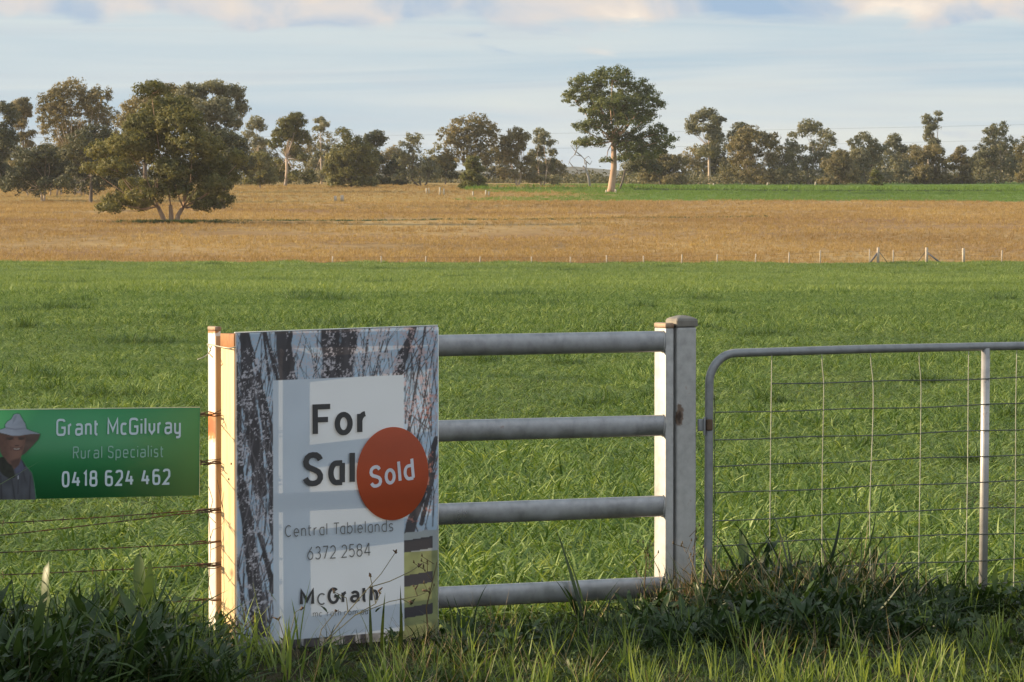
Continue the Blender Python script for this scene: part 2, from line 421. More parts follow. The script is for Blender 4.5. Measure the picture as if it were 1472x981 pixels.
    L_ = (P[:, None, :]+off).reshape(-1, 3); tint = np.clip((rng.normal(.5, .16, nc)+BT)[:, None] + rng.normal(0, .17, (nc, per)), 0, 1).reshape(-1)
    L_[:, 2] = np.maximum(L_[:, 2], .05)
    n = len(L_)
    nn = off.reshape(-1, 3)/np.linalg.norm(off.reshape(-1, 3), axis=1)[:, None]*1.0 + np.repeat(OUT, per, 0)*.9 + rng.normal(size=(n, 3))*.55
    nn /= np.linalg.norm(nn, axis=1)[:, None]
    a = np.cross(nn, rng.normal(size=(n, 3))); a /= np.linalg.norm(a, axis=1)[:, None]
    b = np.cross(nn, a)
    ln = (leaf*(.6+.8*rng.random(n)))[:, None]; wd = ln*(.38+.2*rng.random(n))[:, None]
    V = np.stack([L_-a*ln*.5, L_+b*wd*.5-a*ln*.05, L_+a*ln*.5, L_-b*wd*.5+a*ln*.05], 1).reshape(-1, 3)
    tb.build('trunk', M[bark], root, True)
    mesh_np('crown', V, np.arange(n*4).reshape(-1, 4), None, FOL[fol], root, False, {'tint': ('FLOAT', np.repeat(tint, 4))})
    return root
def dome(x0, x1, yt, yb, n=9, low=.5, seed=0, small=1.0, skirt=True):
    m_ = (x1-x0)*.05; x0 -= m_; x1 += m_
    n = int(n*1.35)
    """crown masses filling an outline x0..x1, yt..yb"""
    rd = random.Random(seed); out = []; cx = (x0+x1)/2; hw = (x1-x0)/2; hh = (yb-yt)/2; cy = (yt+yb)/2
    for i in range(n):
        for _ in range(30):
            u, v = rd.uniform(-1, 1), rd.uniform(-1, 1)
            if abs(u)**2.8+abs(v)**2.8 > .95: continue
            r = hw*rd.uniform(.28, .44)*small**.6
            x = cx+u*(hw-r); y = cy+v*(hh-r*.8)
            if all((x-o[0])**2+(y-o[1])**2 > (.55*r)**2 for o in out): break
        out.append((x, y, r, r*rd.uniform(.65, .95)))
    out.append((cx+rd.uniform(-.2, .2)*hw, yt+hw*.25, hw*.4, hw*.27))
    if skirt:
        for k in range(4): out.append((cx+(k-1.5)*hw*.45+rd.uniform(-.1, .1)*hw, yb-hw*.12+rd.uniform(-3, 3), hw*rd.uniform(.26, .38), hw*rd.uniform(.20, .34)))
    return out
# the two trees that stand out
make_tree('spreading_gum_tree', 'broad olive gum with forked pinkish trunk in the dry paddock, the nearest tree', (246, 318), 450,
  [(215, 180, 38, 26), (262, 176, 40, 26), (240, 152, 40, 20), (190, 205, 34, 22), (150, 214, 26, 16), (135, 240, 22, 10), (172, 238, 30, 16), (228, 214, 42, 26), (280, 208, 38, 26),
   (300, 234, 34, 22), (250, 244, 34, 20), (312, 262, 26, 16), (318, 284, 20, 12), (290, 280, 26, 14), (262, 268, 24, 14), (210, 280, 30, 14), (170, 286, 26, 14), (190, 262, 26, 10), (278, 250, 30, 18), (330, 250, 18, 14), (228, 268, 24, 12), (160, 296, 18, 8), (196, 292, 20, 10), (300, 292, 24, 9), (345, 226, 14, 14), (222, 128, 26, 14), (300, 206, 26, 18)],
  'olive', 'bark_warm', 80000, .27, .46, .62, .13, trunks=3, per=24, fill=.45)
make_tree('tall_lone_gum_tree', 'tall lone gum with a domed green crown above every other tree, right of centre', (878, 277), 712,
  [(845, 122, 30, 18), (880, 112, 34, 17), (912, 128, 28, 18), (828, 140, 22, 14), (862, 142, 32, 14), (894, 148, 28, 16), (930, 142, 22, 14), (945, 152, 12, 10), (838, 183, 18, 12), (862, 178, 24, 16),
   (850, 205, 26, 9), (835, 207, 12, 6), (905, 172, 26, 18), (928, 170, 18, 14), (925, 200, 28, 16), (955, 200, 20, 9), (905, 210, 26, 14), (938, 216, 24, 12), (885, 196, 20, 12), (870, 232, 10, 6), (905, 226, 22, 9),
   (868, 160, 30, 13), (893, 168, 26, 12), (848, 160, 18, 8), (915, 156, 22, 12), (880, 150, 30, 12), (958, 210, 13, 8), (922, 222, 24, 10), (944, 188, 14, 10)],
  'green', 'bark_warm', 44000, .36, .55, .85, .36, per=22, fill=.4)
TR = [
 # label, base, Y, blobs, foliage, bark, leaves, trunk r, fork, trunks
 ('dark gum cut by the left edge of the view', (-6, 279), 690, dome(-40, 34, 142, 262, 11, seed=1), 'dark', 'bark_dark', 9000, .35, .3, 1),
 ('small round-topped brown gum, second from the left edge', (34, 279), 735, dome(12, 52, 144, 240, 6, seed=2)+[(30, 158, 17, 12)], 'brown', 'bark_dark', 3600, .25, .5, 1),
 ('spreading dark gum with pale slanting limbs low at the left', (62, 277), 665, dome(10, 110, 196, 262, 10, seed=3), 'dark', 'bark_pale', 9000, .3, .25, 2),
 ('broad brown-topped gum left of the nearest tree', (112, 279), 720, dome(52, 172, 112, 240, 14, seed=4, small=.85), 'brown', 'bark_pale', 12500, .45, .3, 2),
 ('dark dense gum tucked behind the left of the nearest tree', (130, 279), 655, dome(84, 186, 165, 258, 10, seed=5), 'dark', 'bark_dark', 8000, .35, .3, 1),
 ('tall tan-topped gum rising behind the nearest tree', (205, 282), 600, [(205, 140, 34, 20), (240, 122, 28, 18), (185, 160, 22, 14), (230, 150, 30, 20), (265, 140, 26, 18), (215, 178, 34, 20), (200, 205, 30, 18)], 'brown', 'bark_dark', 8000, .4, .45, 1),
 ('tall gum with tufted upright tops at the right of the left clump', (302, 284), 590, [(275, 120, 24, 16), (305, 112, 24, 12), (330, 118, 22, 14), (346, 140, 10, 16), (315, 145, 24, 22), (285, 150, 26, 24), (335, 160, 14, 18), (300, 180, 24, 18), (325, 185, 16, 14)], 'grey', 'bark_pale', 8500, .4, .4, 1),
 ('very dark leafy gum at the right of the left clump', (322, 284), 575, dome(284, 368, 172, 268, 12, seed=8, skirt=False), 'dark', 'bark_dark', 8000, .35, .3, 1),
 ('wispy pale grey gum just right of the left clump', (372, 277), 840, dome(346, 396, 180, 262, 8, seed=9, small=.8), 'grey', 'bark_pale', 2600, .2, .4, 1),
 ('low olive round tree in front of the wispy grey gum', (374, 278), 760, dome(348, 398, 226, 270, 7, seed=10), 'olive', 'bark_pale', 4000, .2, .2, 1),
 ('olive gum with white forked limbs showing through its crown', (410, 274), 790, dome(388, 452, 168, 266, 12, seed=11, small=.85), 'olive', 'bark_pale', 7000, .38, .35, 1),
 ('thin grey gum between the white-limbed gum and the rounded bushy one', (462, 272), 830, dome(440, 476, 176, 262, 7, seed=12, small=.8), 'grey', 'bark_pale', 2300, .2, .45, 1),
 ('dense rounded olive tree leafy right down to the grass', (505, 274), 770, dome(468, 546, 198, 272, 12, seed=13)+[(493, 198, 12, 10), (480, 250, 18, 16)], 'olive', 'bark_dark', 9500, .3, .15, 1),
 ('leafy brown-topped tree at the right side of the rounded olive one', (538, 274), 800, dome(512, 562, 196, 270, 9, seed=14), 'dark', 'bark_dark', 5200, .25, .25, 1),
 ('small dark bush between the rounded trees and the open-limbed one', (572, 273), 800, dome(550, 586, 230, 271, 5, seed=15), 'dark', 'bark_dark', 2600, .15, .2, 1),
 ('open thin tree with dark forking limbs and see-through crown', (606, 273), 790, dome(566, 634, 196, 262, 13, seed=16, small=.62), 'grey', 'bark_dark', 1900, .36, .12, 3),
 ('wide pinkish brown gum with a thin lacy crown', (676, 273), 800, dome(627, 722, 170, 240, 15, seed=17, small=.72), 'brown', 'bark_dark', 5200, .4, .3, 2),
 ('small dark tree under the left of the wide pinkish gum', (640, 272), 830, dome(622, 660, 226, 262, 6, seed=18, small=.9), 'dark', 'bark_dark', 1600, .15, .3, 1),
 ('yellow-green upright bush under the wide pinkish gum', (680, 275), 745, dome(662, 700, 228, 272, 7, seed=19), 'yellow', 'bark_dark', 3600, .15, .15, 1),
 ('grey-brown gum with pale curved limbs left of the lone gum', (744, 272), 800, dome(716, 772, 188, 262, 12, seed=20, small=.75), 'brown', 'bark_pale', 3900, .32, .25, 2),
 ('slender gum with a bare pale top stem, first left of the dead tree', (780, 272), 810, dome(756, 803, 190, 266, 9, seed=21, small=.75), 'grey', 'bark_pale', 3000, .25, .3, 2),
 ('low brown bushy tree touching the lone gum on its right', (950, 265), 860, dome(918, 992, 214, 262, 10, seed=22), 'brown', 'bark_dark', 5200, .25, .25, 2),
 ('dark tree leaning right from beside the lone gum trunk', (890, 272), 745, [(925, 232, 20, 10), (938, 242, 14, 8), (910, 240, 12, 7)], 'dark', 'bark_dark', 1500, .22, .5, 1),
 ('tall pale gum with an airy oval crown, first right of the lone gum', (1020, 264), 880, dome(984, 1051, 153, 228, 13, seed=23, small=.72, skirt=False), 'grey', 'bark_pale', 5200, .35, .5, 1),
 ('dark small-headed gum peeping over the rounded brown one', (1060, 264), 930, [(1064, 184, 12, 8), (1056, 196, 12, 9), (1068, 200, 14, 10)], 'dark', 'bark_dark', 1300, .2, .6, 1),
 ('rounded brown and green gum third right of the lone gum', (1086, 264), 870, dome(1042, 1126, 180, 256, 14, seed=25, small=.8), 'brown', 'bark_pale', 7000, .35, .3, 3),
 ('gum with dense dark left half and lacy pale right half', (1164, 264), 870, dome(1128, 1200, 170, 250, 14, seed=26, small=.75), 'grey', 'bark_pale', 5600, .35, .35, 2),
 ('low brown bush right of the half-dark gum', (1206, 264), 860, dome(1176, 1234, 215, 262, 8, seed=27), 'brown', 'bark_pale', 3600, .22, .25, 1),
 ('grey spreading gum with dark heart, middle of the right-hand row', (1246, 264), 875, dome(1214, 1278, 190, 258, 12, seed=28, small=.8), 'grey', 'bark_dark', 5000, .3, .3, 2),
 ('rounded grey gum touching the dark-hearted one on its right', (1292, 264), 890, dome(1270, 1315, 193, 256, 9, seed=29, small=.8), 'grey', 'bark_dark', 3400, .25, .3, 1),
 ('small yellow bush at the foot of the dark-hearted gum', (1259, 264), 835, dome(1251, 1267, 242, 262, 4, seed=30), 'yellow', 'bark_dark', 700, .08, .2, 1),
 ('narrow tall gum with a split tufted top', (1338, 264), 880, [(1333, 172, 8, 9), (1336, 186, 8, 9), (1350, 164, 8, 3), (1349, 173, 7, 4), (1345, 182, 6, 6), (1336, 198, 8, 8), (1342, 206, 10, 8)], 'grey', 'bark_pale', 1700, .25, .55, 2),
 ('low grey-brown tree wrapped round the narrow tall gum', (1330, 264), 865, dome(1306, 1368, 206, 262, 12, seed=32, small=.85), 'brown', 'bark_dark', 5000, .25, .25, 2),
 ('low rounded tree right of the narrow tall gum', (1384, 264), 870, dome(1362, 1400, 210, 262, 8, seed=33, small=.9), 'brown', 'bark_dark', 3000, .2, .25, 1),
 ('big lacy gum second from the right edge', (1434, 264), 880, dome(1397, 1468, 176, 252, 14, seed=34, small=.75), 'grey', 'bark_pale', 5400, .35, .35, 2),
 ('brown gum cut by the right edge of the view', (1484, 264), 850, dome(1456, 1520, 190, 258, 10, seed=35), 'brown', 'bark_pale', 4500, .3, .3, 1),
]
for lab, base, Y, bl, fol, bark, nl, tr, fk, nt_ in TR:
    make_tree('gum_tree' if 'bush' not in lab else 'bush', lab, base, Y, bl, fol, bark, int(nl*2.5), .36 if Y < 780 else .40, tr*.8, .78, fk, trunks=nt_,
              cat='tree' if 'bush' not in lab else 'bush', group='trees along the far side of the paddocks', per=16, fill=.45)
BACK = [('far left edge, behind the round-topped brown gum', -20, 60, 200), ('behind the slanting-limbed dark gum', 56, 132, 186), ('left of the nearest tree, low between two darker gums', 140, 205, 196),
 ('between the wispy grey gum and the white-limbed gum', 352, 404, 206), ('close behind the white-limbed gum on its right', 432, 486, 196), ('behind the dense rounded olive tree', 462, 530, 212), ('right of the leafy brown-topped tree', 540, 582, 216),
 ('low behind the open see-through tree', 592, 646, 228), ('between the wide pinkish gum and the pale-limbed one', 696, 736, 214), ('low at the right of the bare-stemmed gum', 772, 808, 232), ('low behind the dark leaning tree', 900, 942, 226),
 ('under the tall airy oval gum', 984, 1034, 212), ('between the oval gum and the rounded brown one', 1026, 1062, 204), ('between the rounded brown gum and the half-dark one', 1104, 1142, 214), ('behind the low brown bush', 1188, 1232, 222),
 ('under the dark-hearted gum', 1222, 1292, 218), ('left of the narrow split-topped gum', 1294, 1332, 216), ('between the low rounded tree and the big lacy gum', 1388, 1420, 226), ('under the big lacy gum', 1408, 1462, 218), ('low near the right edge', 1446, 1490, 224)]
for i, (lab, a0, a1, yt) in enumerate(BACK):
    make_tree('gum_tree', 'low hazy back-row gum, '+lab, ((a0+a1)/2, 266), (930 if a0 > 340 else 790)+i, dome(a0-12, a1+12, yt-3, 265, 11, seed=200+i), ['grey', 'brown', 'dark', 'scrub', 'brown'][i % 5], 'bark_dark', 8000, .42, .2, .9, .2,
              group='trees along the far side of the paddocks', per=16, fill=.45)
# a few more beyond the frame on both sides, as the row goes on
for i, px in enumerate((-120, -210, -330, 1590, 1700, 1820)):
    x0 = px-random.uniform(35, 50); x1 = px+random.uniform(35, 50)
    make_tree('gum_tree', ['nearest', 'second', 'third', 'nearest', 'second', 'third'][i]+' gum beyond the '+('left' if px < 0 else 'right')+' edge of the view', (px, 266), 850+i*5, dome(x0, x1, 170+random.uniform(-15, 30), 258, 9, seed=60+i), random.choice(['brown', 'grey', 'olive']), 'bark_pale', 3500, .5, .3, 1.0, .35,
              group='trees along the far side of the paddocks', per=20)
# dead tree
def dead_tree():
    Y = 790; base = (848, 268); s = Y/F_PX; foot = atY(*base, Y); foot.z = zz(foot.x, Y)
    r = thing('dead_tree', 'bare dead grey tree with crooked limbs left of the lone gum', 'tree', foot)
    q = lambda x, y, d=0: Vector(((x-base[0])*s, d, (base[1]-y)*s))
    t = MB()
    t.tube([q(848, 270), q(846, 255), q(842, 243, .2), q(838, 238)], [.28, .22, .18, .13], 7)
    limbs = [[(842, 243), (832, 245), (824, 240), (815, 243)], [(842, 247), (843, 232), (836, 224), (826, 222), (820, 228), (817, 236)], [(841, 236), (840, 228), (846, 224), (849, 228)],
             [(836, 224), (826, 216), (820, 208)], [(826, 222), (830, 212), (828, 204)], [(832, 245), (824, 250), (818, 248)], [(843, 232), (848, 236), (851, 231)], [(824, 240), (818, 232)]]
    for l in limbs:
        n = len(l); dd = random.uniform(-.8, .8)
        t.tube([q(x, y, dd*i/n) for i, (x, y) in enumerate(l)], [max(.035, .12*(1-i/n)) for i in range(n)], 5, False)
    t.build('trunk', M['bark_grey'], r, True)
dead_tree()
# scrub running along the foot of the rows: one mass nobody could count
def scrub():
    Vs, Ts = [], []
    def mass(n, p0, p1, y0, y1, h0, h1, hf, per, sz, wide):
        px = rng.uniform(p0, p1, n); Y = rng.uniform(y0, y1, n)
        bx = np.array([atY(p, 262, y).x for p, y in zip(px, Y)])
        h = (h0+(h1-h0)*rng.random(n)**1.3)*hf(px)
        P = np.stack([bx, Y, zg(bx, Y)], 1)[:, None, :] + rng.normal(size=(n, per, 3))*np.array([wide, wide*.6, .25])
        P[:, :, 2] += h[:, None]*rng.random((n, per))**.8
        L_ = P.reshape(-1, 3); m = len(L_)
        a = rng.normal(size=(m, 3)); a /= np.linalg.norm(a, axis=1)[:, None]; b = np.cross(a, rng.normal(size=(m, 3))); b /= np.linalg.norm(b, axis=1)[:, None]
        Vs.append(np.stack([L_-a*sz, L_+b*sz*.5, L_+a*sz, L_-b*sz*.5], 1).reshape(-1, 3)); Ts.append(np.repeat(np.clip(rng.normal(.5, .25, n)[:, None]+rng.normal(0, .15, (n, per)), 0, 1).ravel(), 4))
    hill = lambda px: np.clip(.75+.55*np.sin(px*.031)+.35*np.sin(px*.083+1)+.25*np.sin(px*.17), .2, 2)
    gate = lambda px: hill(px)*np.where((px > 575) & (px < 925), .42, 1.0)
    mass(1700, -300, 1800, 900, 975, 1.2, 4.4, gate, 24, .34, 1.3)
    mass(560, 905, 1800, 868, 900, 1.0, 3.4, hill, 24, .32, 1.1)
    mass(260, -300, 600, 800, 860, 1.0, 4.2, hill, 26, .32, 1.2)
    V = np.concatenate(Vs); T = np.concatenate(Ts)
    tag(mesh_np('scrub', V, np.arange(len(V)).reshape(-1, 4), None, FOL['scrub'], None, False, {'tint': ('FLOAT', T)}),
        'low dark scrub and saplings along the foot of the far trees', 'scrub', kind='stuff')
scrub()
# pale trunks of saplings under the left clump
for i, (px, top, ln) in enumerate([(72, 252, 3), (82, 254, 2), (88, 256, -1), (108, 254, -2), (117, 258, 1), (122, 256, -1), (40, 262, -5)]):
    Y = 700; foot = atY(px, 279, Y); foot.z = zz(foot.x, Y); s = Y/F_PX
    t = MB(); t.tube([(0, 0, -.1), (ln*s*.4, 0, (279-top)*s*.5), (ln*s, 0, (279-top)*s*1.4)], [.16, .12, .09], 6)
    r = thing('sapling', ['pale bare sapling trunk, first of the left clump', 'pale sapling trunk beside the leaning pair', 'straight pale sapling trunk of the close pair', 'pale thin sapling trunk leaning left',
        'short pale sapling trunk near the dark bole', 'thin sapling trunk closest to the nearest tree', 'strongly left-leaning pale sapling trunk'][i], 'tree', foot, group='pale sapling trunks under the left clump')
    t.build('trunk', M['bark_pale'], r, True)
# ---------------------------------------------------------------- fence line and the things along it
M['galv'] = steel_mat('galvanised_steel', (.34, .35, .365), 0.0, .34, .8)
M['galv_post'] = steel_mat('galvanised_post_steel', (.44, .44, .43), .03, .5, .4)
M['gate_post_steel'] = steel_mat('gate_post_steel', (.42, .42, .41), .05, .5, .4)
M['galv_matt'] = steel_mat('weathered_gate_steel', (.27, .28, .29), .04, .5, .5)
M['wire'] = steel_mat('shade_toned_wire', (.10, .11, .10), .05, .5, .5)  # dark tone puts the shadow side of level gate wires into the colour
M['rusty'] = steel_mat('rusty_wire', (.11, .08, .06), .2, .7, .3)
M['rust'] = plain_mat('rust_patch', (.42, .13, .03), .85, .1, 0, .35)
M['cap'] = steel_mat('rusting_cap', (.34, .25, .18), .12, .6, .3)
M['pine'] = timber_mat('planed_pine', (.58, .40, .20), (.70, .52, .29))
M['pine_end'] = timber_mat('pine_end_grain', (.24, .10, .03), (.34, .15, .05), (30, 30, 8), False)
M['white_post'] = plain_mat('sunlit_white_post', (.72, .68, .60), .5, 0, 0, .12)  # white base carries the sunlit look of the steel post's left face
M['post_reflect'] = timber_mat('brown_front_reflection', (.30, .18, .09), (.42, .27, .15))  # brown puts the warm reflection on the post's shaded front into the colour
TH = R(26.5); UF = Vector((math.cos(TH), math.sin(TH), 0)); NF = Vector((math.sin(TH), -math.cos(TH), 0))   # along the fence, out towards the road
P0 = atY(957, 262, 18.6); P0.z = 0            # front left corner of the steel post
Mf = Matrix.Rotation(TH, 3, 'Z')
def fz(px, py, off=0.0):                       # point of the fence plane (moved off towards the road) seen at a pixel
    return on_plane(px, py, P0 + NF*off, NF)
def floc(px, py, off=0.0):                     # the same in fence coordinates: along, out, up from P0
    p = fz(px, py, off) - P0; return (p.dot(UF), -p.dot(NF), p.z)
def stain(m, centre, radii, cin, cout, noise=22.0):
    """rust that has eaten into one spot of a surface: an irregular patch in the object's own coordinates"""
    nt = m.node_tree; N, L = nt.nodes, nt.links; b = N['Principled BSDF']; old = b.inputs['Base Color'].links[0].from_socket
    tc = N.new('ShaderNodeTexCoord'); mp = N.new('ShaderNodeVectorMath'); mp.operation = 'SUBTRACT'; mp.inputs[1].default_value = centre; L.new(tc.outputs['Object'], mp.inputs[0])
    dv = N.new('ShaderNodeVectorMath'); dv.operation = 'DIVIDE'; dv.inputs[1].default_value = radii; L.new(mp.outputs[0], dv.inputs[0])
    ln = N.new('ShaderNodeVectorMath'); ln.operation = 'LENGTH'; L.new(dv.outputs[0], ln.inputs[0])
    n = tex_noise(N, L, tc.outputs['Object'], noise, 6, .65); d = mth(N, L, 'ADD', ln.outputs['Value'], mth(N, L, 'MULTIPLY', mth(N, L, 'SUBTRACT', n, .5), 1.5))
    col = mixc(N, L, ramp_in(N, L, d, [(.75, 1.0), (1.0, 0.0)]), old, cout); col = mixc(N, L, ramp_in(N, L, d, [(.35, 1.0), (.65, 0.0)]), col, cin)
    L.new(col, b.inputs['Base Color']); return m
# --- left post
lp = fz(310, 900, 0); lp.z = 0
def left_post():
    r = thing('fence_post', 'square post with white sunlit face and rusty cap left of the sale sign', 'post', lp, TH)
    zt = fz(310, 476, 0).z; D = .073
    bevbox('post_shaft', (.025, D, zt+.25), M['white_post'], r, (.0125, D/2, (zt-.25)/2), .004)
    bevbox('post_front_tone', (.0235, .006, zt+.22), M['post_reflect'], r, (.0135, -.002, (zt-.26)/2), .002)
    bevbox('post_cap', (.029, D+.006, .018), M['cap'], r, (.0125, D/2-.001, zt+.008), .006)
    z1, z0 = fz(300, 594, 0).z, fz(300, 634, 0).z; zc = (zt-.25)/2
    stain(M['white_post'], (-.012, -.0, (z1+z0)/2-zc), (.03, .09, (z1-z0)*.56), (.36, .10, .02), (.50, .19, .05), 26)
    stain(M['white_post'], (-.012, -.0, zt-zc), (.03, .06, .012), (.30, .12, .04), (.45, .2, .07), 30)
    return zt
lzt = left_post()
# --- four steel rails and their upright
def rail_panel():
    r = thing('steel_rail_fence', 'grey galvanised four-rail fence panel between the tall sale sign and the capped gate post', 'fence', P0, TH)
    x0 = floc(334, 500)[0]
    for i, (ya, yb, yc, yd) in enumerate([(482, 514, 477, 506), (603.5, 636, 597, 628), (724, 757, 713.5, 743.5), (844.5, 877, 829, 861)]):
        zr = (fz(950, (yc+yd)/2, .01).z + fz(640, (ya+yb)/2, .01).z)/2; dz = fz(950, (yc+yd)/2, .01).z - fz(640, (ya+yb)/2, .01).z
        h = .087; t = .036; n = 24; ring = []
        for k in range(n):                     # oval rail section: flat faces, rounded edges
            a = 2*math.pi*k/n; sx = math.cos(a); sy = math.sin(a)
            ring.append((t/2*math.copysign(abs(sx)**.62, sx), h/2*math.copysign(abs(sy)**.9, sy)))
        V = []; Q = []; m = 12; x1 = .002
        for j in range(m+1):
            X = x0 + (x1-x0)*j/m; zc = zr + dz*((X-x0)/(x1-x0)-.5)
            V += [(X, .020+a, zc+b) for a, b in ring]
        for j in range(m):
            for k in range(n): Q.append((j*n+k, j*n+(k+1) % n, (j+1)*n+(k+1) % n, (j+1)*n+k))
        mb = MB(); mb.add(V, Q); o = mb.build('rail', M['galv'], r, True)
        w_ = MB(); w_.tube([(-.004+.001*math.sin(k), .020+ (t/2+.001)*math.cos(k*2*math.pi/20), zc+(h/2+.001)*math.sin(k*2*math.pi/20)) for k in range(21)], .003, 6, False)
        w_.build('weld', M['galv_post'], r, True)
    zt = fz(960, 472, 0).z; D = .1
    bevbox('upright', (.038, D, zt+.3), M['galv_post'], r, (.019+.001, D/2, (zt-.3)/2), .005)
    bevbox('upright_cap', (.042, D+.004, .022), M['cap'], r, (.020, D/2, zt+.010), .007)
rail_panel()
def gate_post():
    x = floc(986.5, 600, 0)[0]; r = thing('gate_post', 'square steel gate post with low pyramid cap and a rust burn, beside the mesh gate', 'post', P0+UF*x, TH)
    zt = fz(986, 470, .004).z; S = .092
    bevbox('post_shaft', (S, S, zt+.3), M['gate_post_steel'], r, (0, S/2-.006, (zt-.3)/2), .012, 3)
    h = (S+.008)/2; z0 = zt; z1 = zt+.028; zc = zt+.046; cy = S/2-.006
    bm = bmesh.new(); vs = []
    for zz_, k in ((z0, 1), (z1, 1), (z1+.008, .86), (zc, .3)):
        vs.append([bm.verts.new((sx*h*k, cy+sy*h*k, zz_)) for sx, sy in ((-1, -1), (1, -1), (1, 1), (-1, 1))])
    for a, b in zip(vs, vs[1:]):
        for k in range(4): bm.faces.new((a[k], a[(k+1) % 4], b[(k+1) % 4], b[k]))
    bm.faces.new(vs[-1]); bm.faces.new(vs[0][::-1])
    bmesh.ops.bevel(bm, geom=list(bm.edges), offset=.003, segments=2, affect='EDGES')
    me = bpy.data.meshes.new('post_cap'); bm.to_mesh(me); bm.free(); me.materials.append(M['cap2'])
    o = bpy.data.objects.new('post_cap', me); sc.collection.objects.link(o); o.parent = r
    # scorched rust where a lug was welded
    zc_ = fz(974, 600, .004).z; stain(M['gate_post_steel'], (-S/2+.008, -S/2, zc_-(zt-.3)/2), (.024, .02, .05), (.045, .028, .02), (.17, .12, .09), 30)
M['cap2'] = steel_mat('gate_post_cap', (.22, .205, .18), .06, .55, .4)
M['burn'] = plain_mat('burnt_rust', (.11, .07, .045), .8, .2, 0, .4)
gate_post()
# --- mesh gate
def mesh_gate():
    OG = .0
    ph = fz(1018, 612, OG); ph.z = 0
    r = thing('mesh_gate', 'tubular farm gate with rounded corner and open square wire mesh, right of the gate post', 'gate', ph, TH)
    def gl(px, py, off=0.0):
        p = on_plane(px, py, P0+NF*(OG+off), NF) - ph; return (p.dot(UF), -p.dot(NF), p.z)
    rad = .0178
    x0 = gl(1019.5, 612)[0]; ztop = gl(1150, 506)[2]; rc = .125; zb = gl(1019, 892)[2]
    pts = [(x0-.005, 0, zb)] + [(x0-.005 + .005*t, 0, zb+(ztop-rc-zb)*t) for t in (.3, .6, .85, 1)]
    for k in range(1, 10):
        a = math.pi - k*math.pi/2/9; pts.append((x0+rc+rc*math.cos(a), 0, ztop-rc+rc*math.sin(a)))
    XR = 2.6
    for t in (.25, .5, .75, 1): pts.append((x0+rc+(XR-rc)*t, 0, ztop+.004*math.sin(t*5)+.010*t))
    # far corner and hinge side beyond the view, then the bottom rail back
    xe = pts[-1][0]; ze = pts[-1][2]
    for k in range(1, 7):
        a = math.pi/2 - k*math.pi/2/6; pts.append((xe+rc*math.cos(a), 0, ze-rc+rc*math.sin(a)))
    pts += [(xe+rc, 0, zb+.5), (xe+rc, 0, zb), (x0+1.3, 0, zb), (x0-.005, 0, zb)]
    t = MB(); t.tube(pts, rad, 16); t.build('frame', M['galv_matt'], r, True)
    xs = gl(1416, 600)[0]
    for xx in (xs, xs+1.15):
        t = MB(); t.tube([(xx+.002, 0, ztop), (xx-.002, 0, .5), (xx-.008, 0, zb)], .0188, 16); t.build('upright', M['galv_up'], r, True)
    # mesh wires
    ys = [548.5, 587, 625, 662, 699.5, 738, 774, 811.5, 848, 880]
    zs = [gl(1250, y)[2] for y in ys]
    vx = [gl(p, 600)[0] for p in (1105, 1180, 1250, 1320, 1388, 1457)]
    sp = vx[-1]-vx[-2]
    while vx[-1] < XR: vx.append(vx[-1]+sp)
    rr = random.Random(11)
    ends = {}
    for i, z in enumerate(zs):
        xa = vx[0] if i == 0 else x0+rad*.9
        P = []; n = 26
        for k in range(n+1):
            X = xa+(XR+.1-xa)*k/n
            P.append((X, -.0195, z+.010*(X-vx[2])*.4 + .0022*math.sin(X*9+i*1.7)+(.005*math.sin(X*3.1+i) if i > 4 else .0015*math.sin(X*4+i))))
        t = MB(); t.tube(P, .0026, 5, False); t.build('wire', M['wire'], r, True)
    for j, X in enumerate(vx):
        P = []; n = 22; kink = rr.uniform(-.004, .006)
        for k in range(n+1):
            z = ztop-.01 + (zb-ztop)*k/n
            top = .012 if (j in (1, 2, 3)) and z > zs[0]-.005 else 0
            dx = -top*min(1, (z-zs[0])/(.09)) if top else 0
            P.append((X + dx + kink*math.sin(z*7+j) - .010*(1.0-z), -.0235, z))
        t = MB(); t.tube(P, .0019, 5, False); t.build('wire', M['wire2'], r, True)
    # lacing of fine wire round the near stile and down its edge
    t = MB(); t.tube([(x0+rad+.003+.002*math.sin(z*40), -.008, z) for z in np.linspace(ztop-.17, zb+.1, 60)], .0018, 5, False); t.build('edge_wire', M['wire'], r, True)
    # hinge: a lug on the post, a strap and a dark eye round the stile
    zh = gl(1015, 611)[2]
    bevbox('hinge_strap', (.034, .012, .050), M['galv_matt'], r, (x0-.036, .0, zh), .003)
    bevbox('hinge_eye', (.026, .044, .048), M['burn'], r, (x0-.006, 0, zh), .008, 3)
    bevbox('hinge_pin', (.008, .008, .075), M['galv_matt'], r, (x0-.028, -.010, zh-.005), .002)
M['galv_up'] = steel_mat('gate_upright_steel', (.42, .41, .40), .02, .4, .35)
M['wire2'] = steel_mat('pale_wire', (.42, .42, .34), .02, .45, .3)  # paler copy gives the upright gate wires their lit look
mesh_gate()
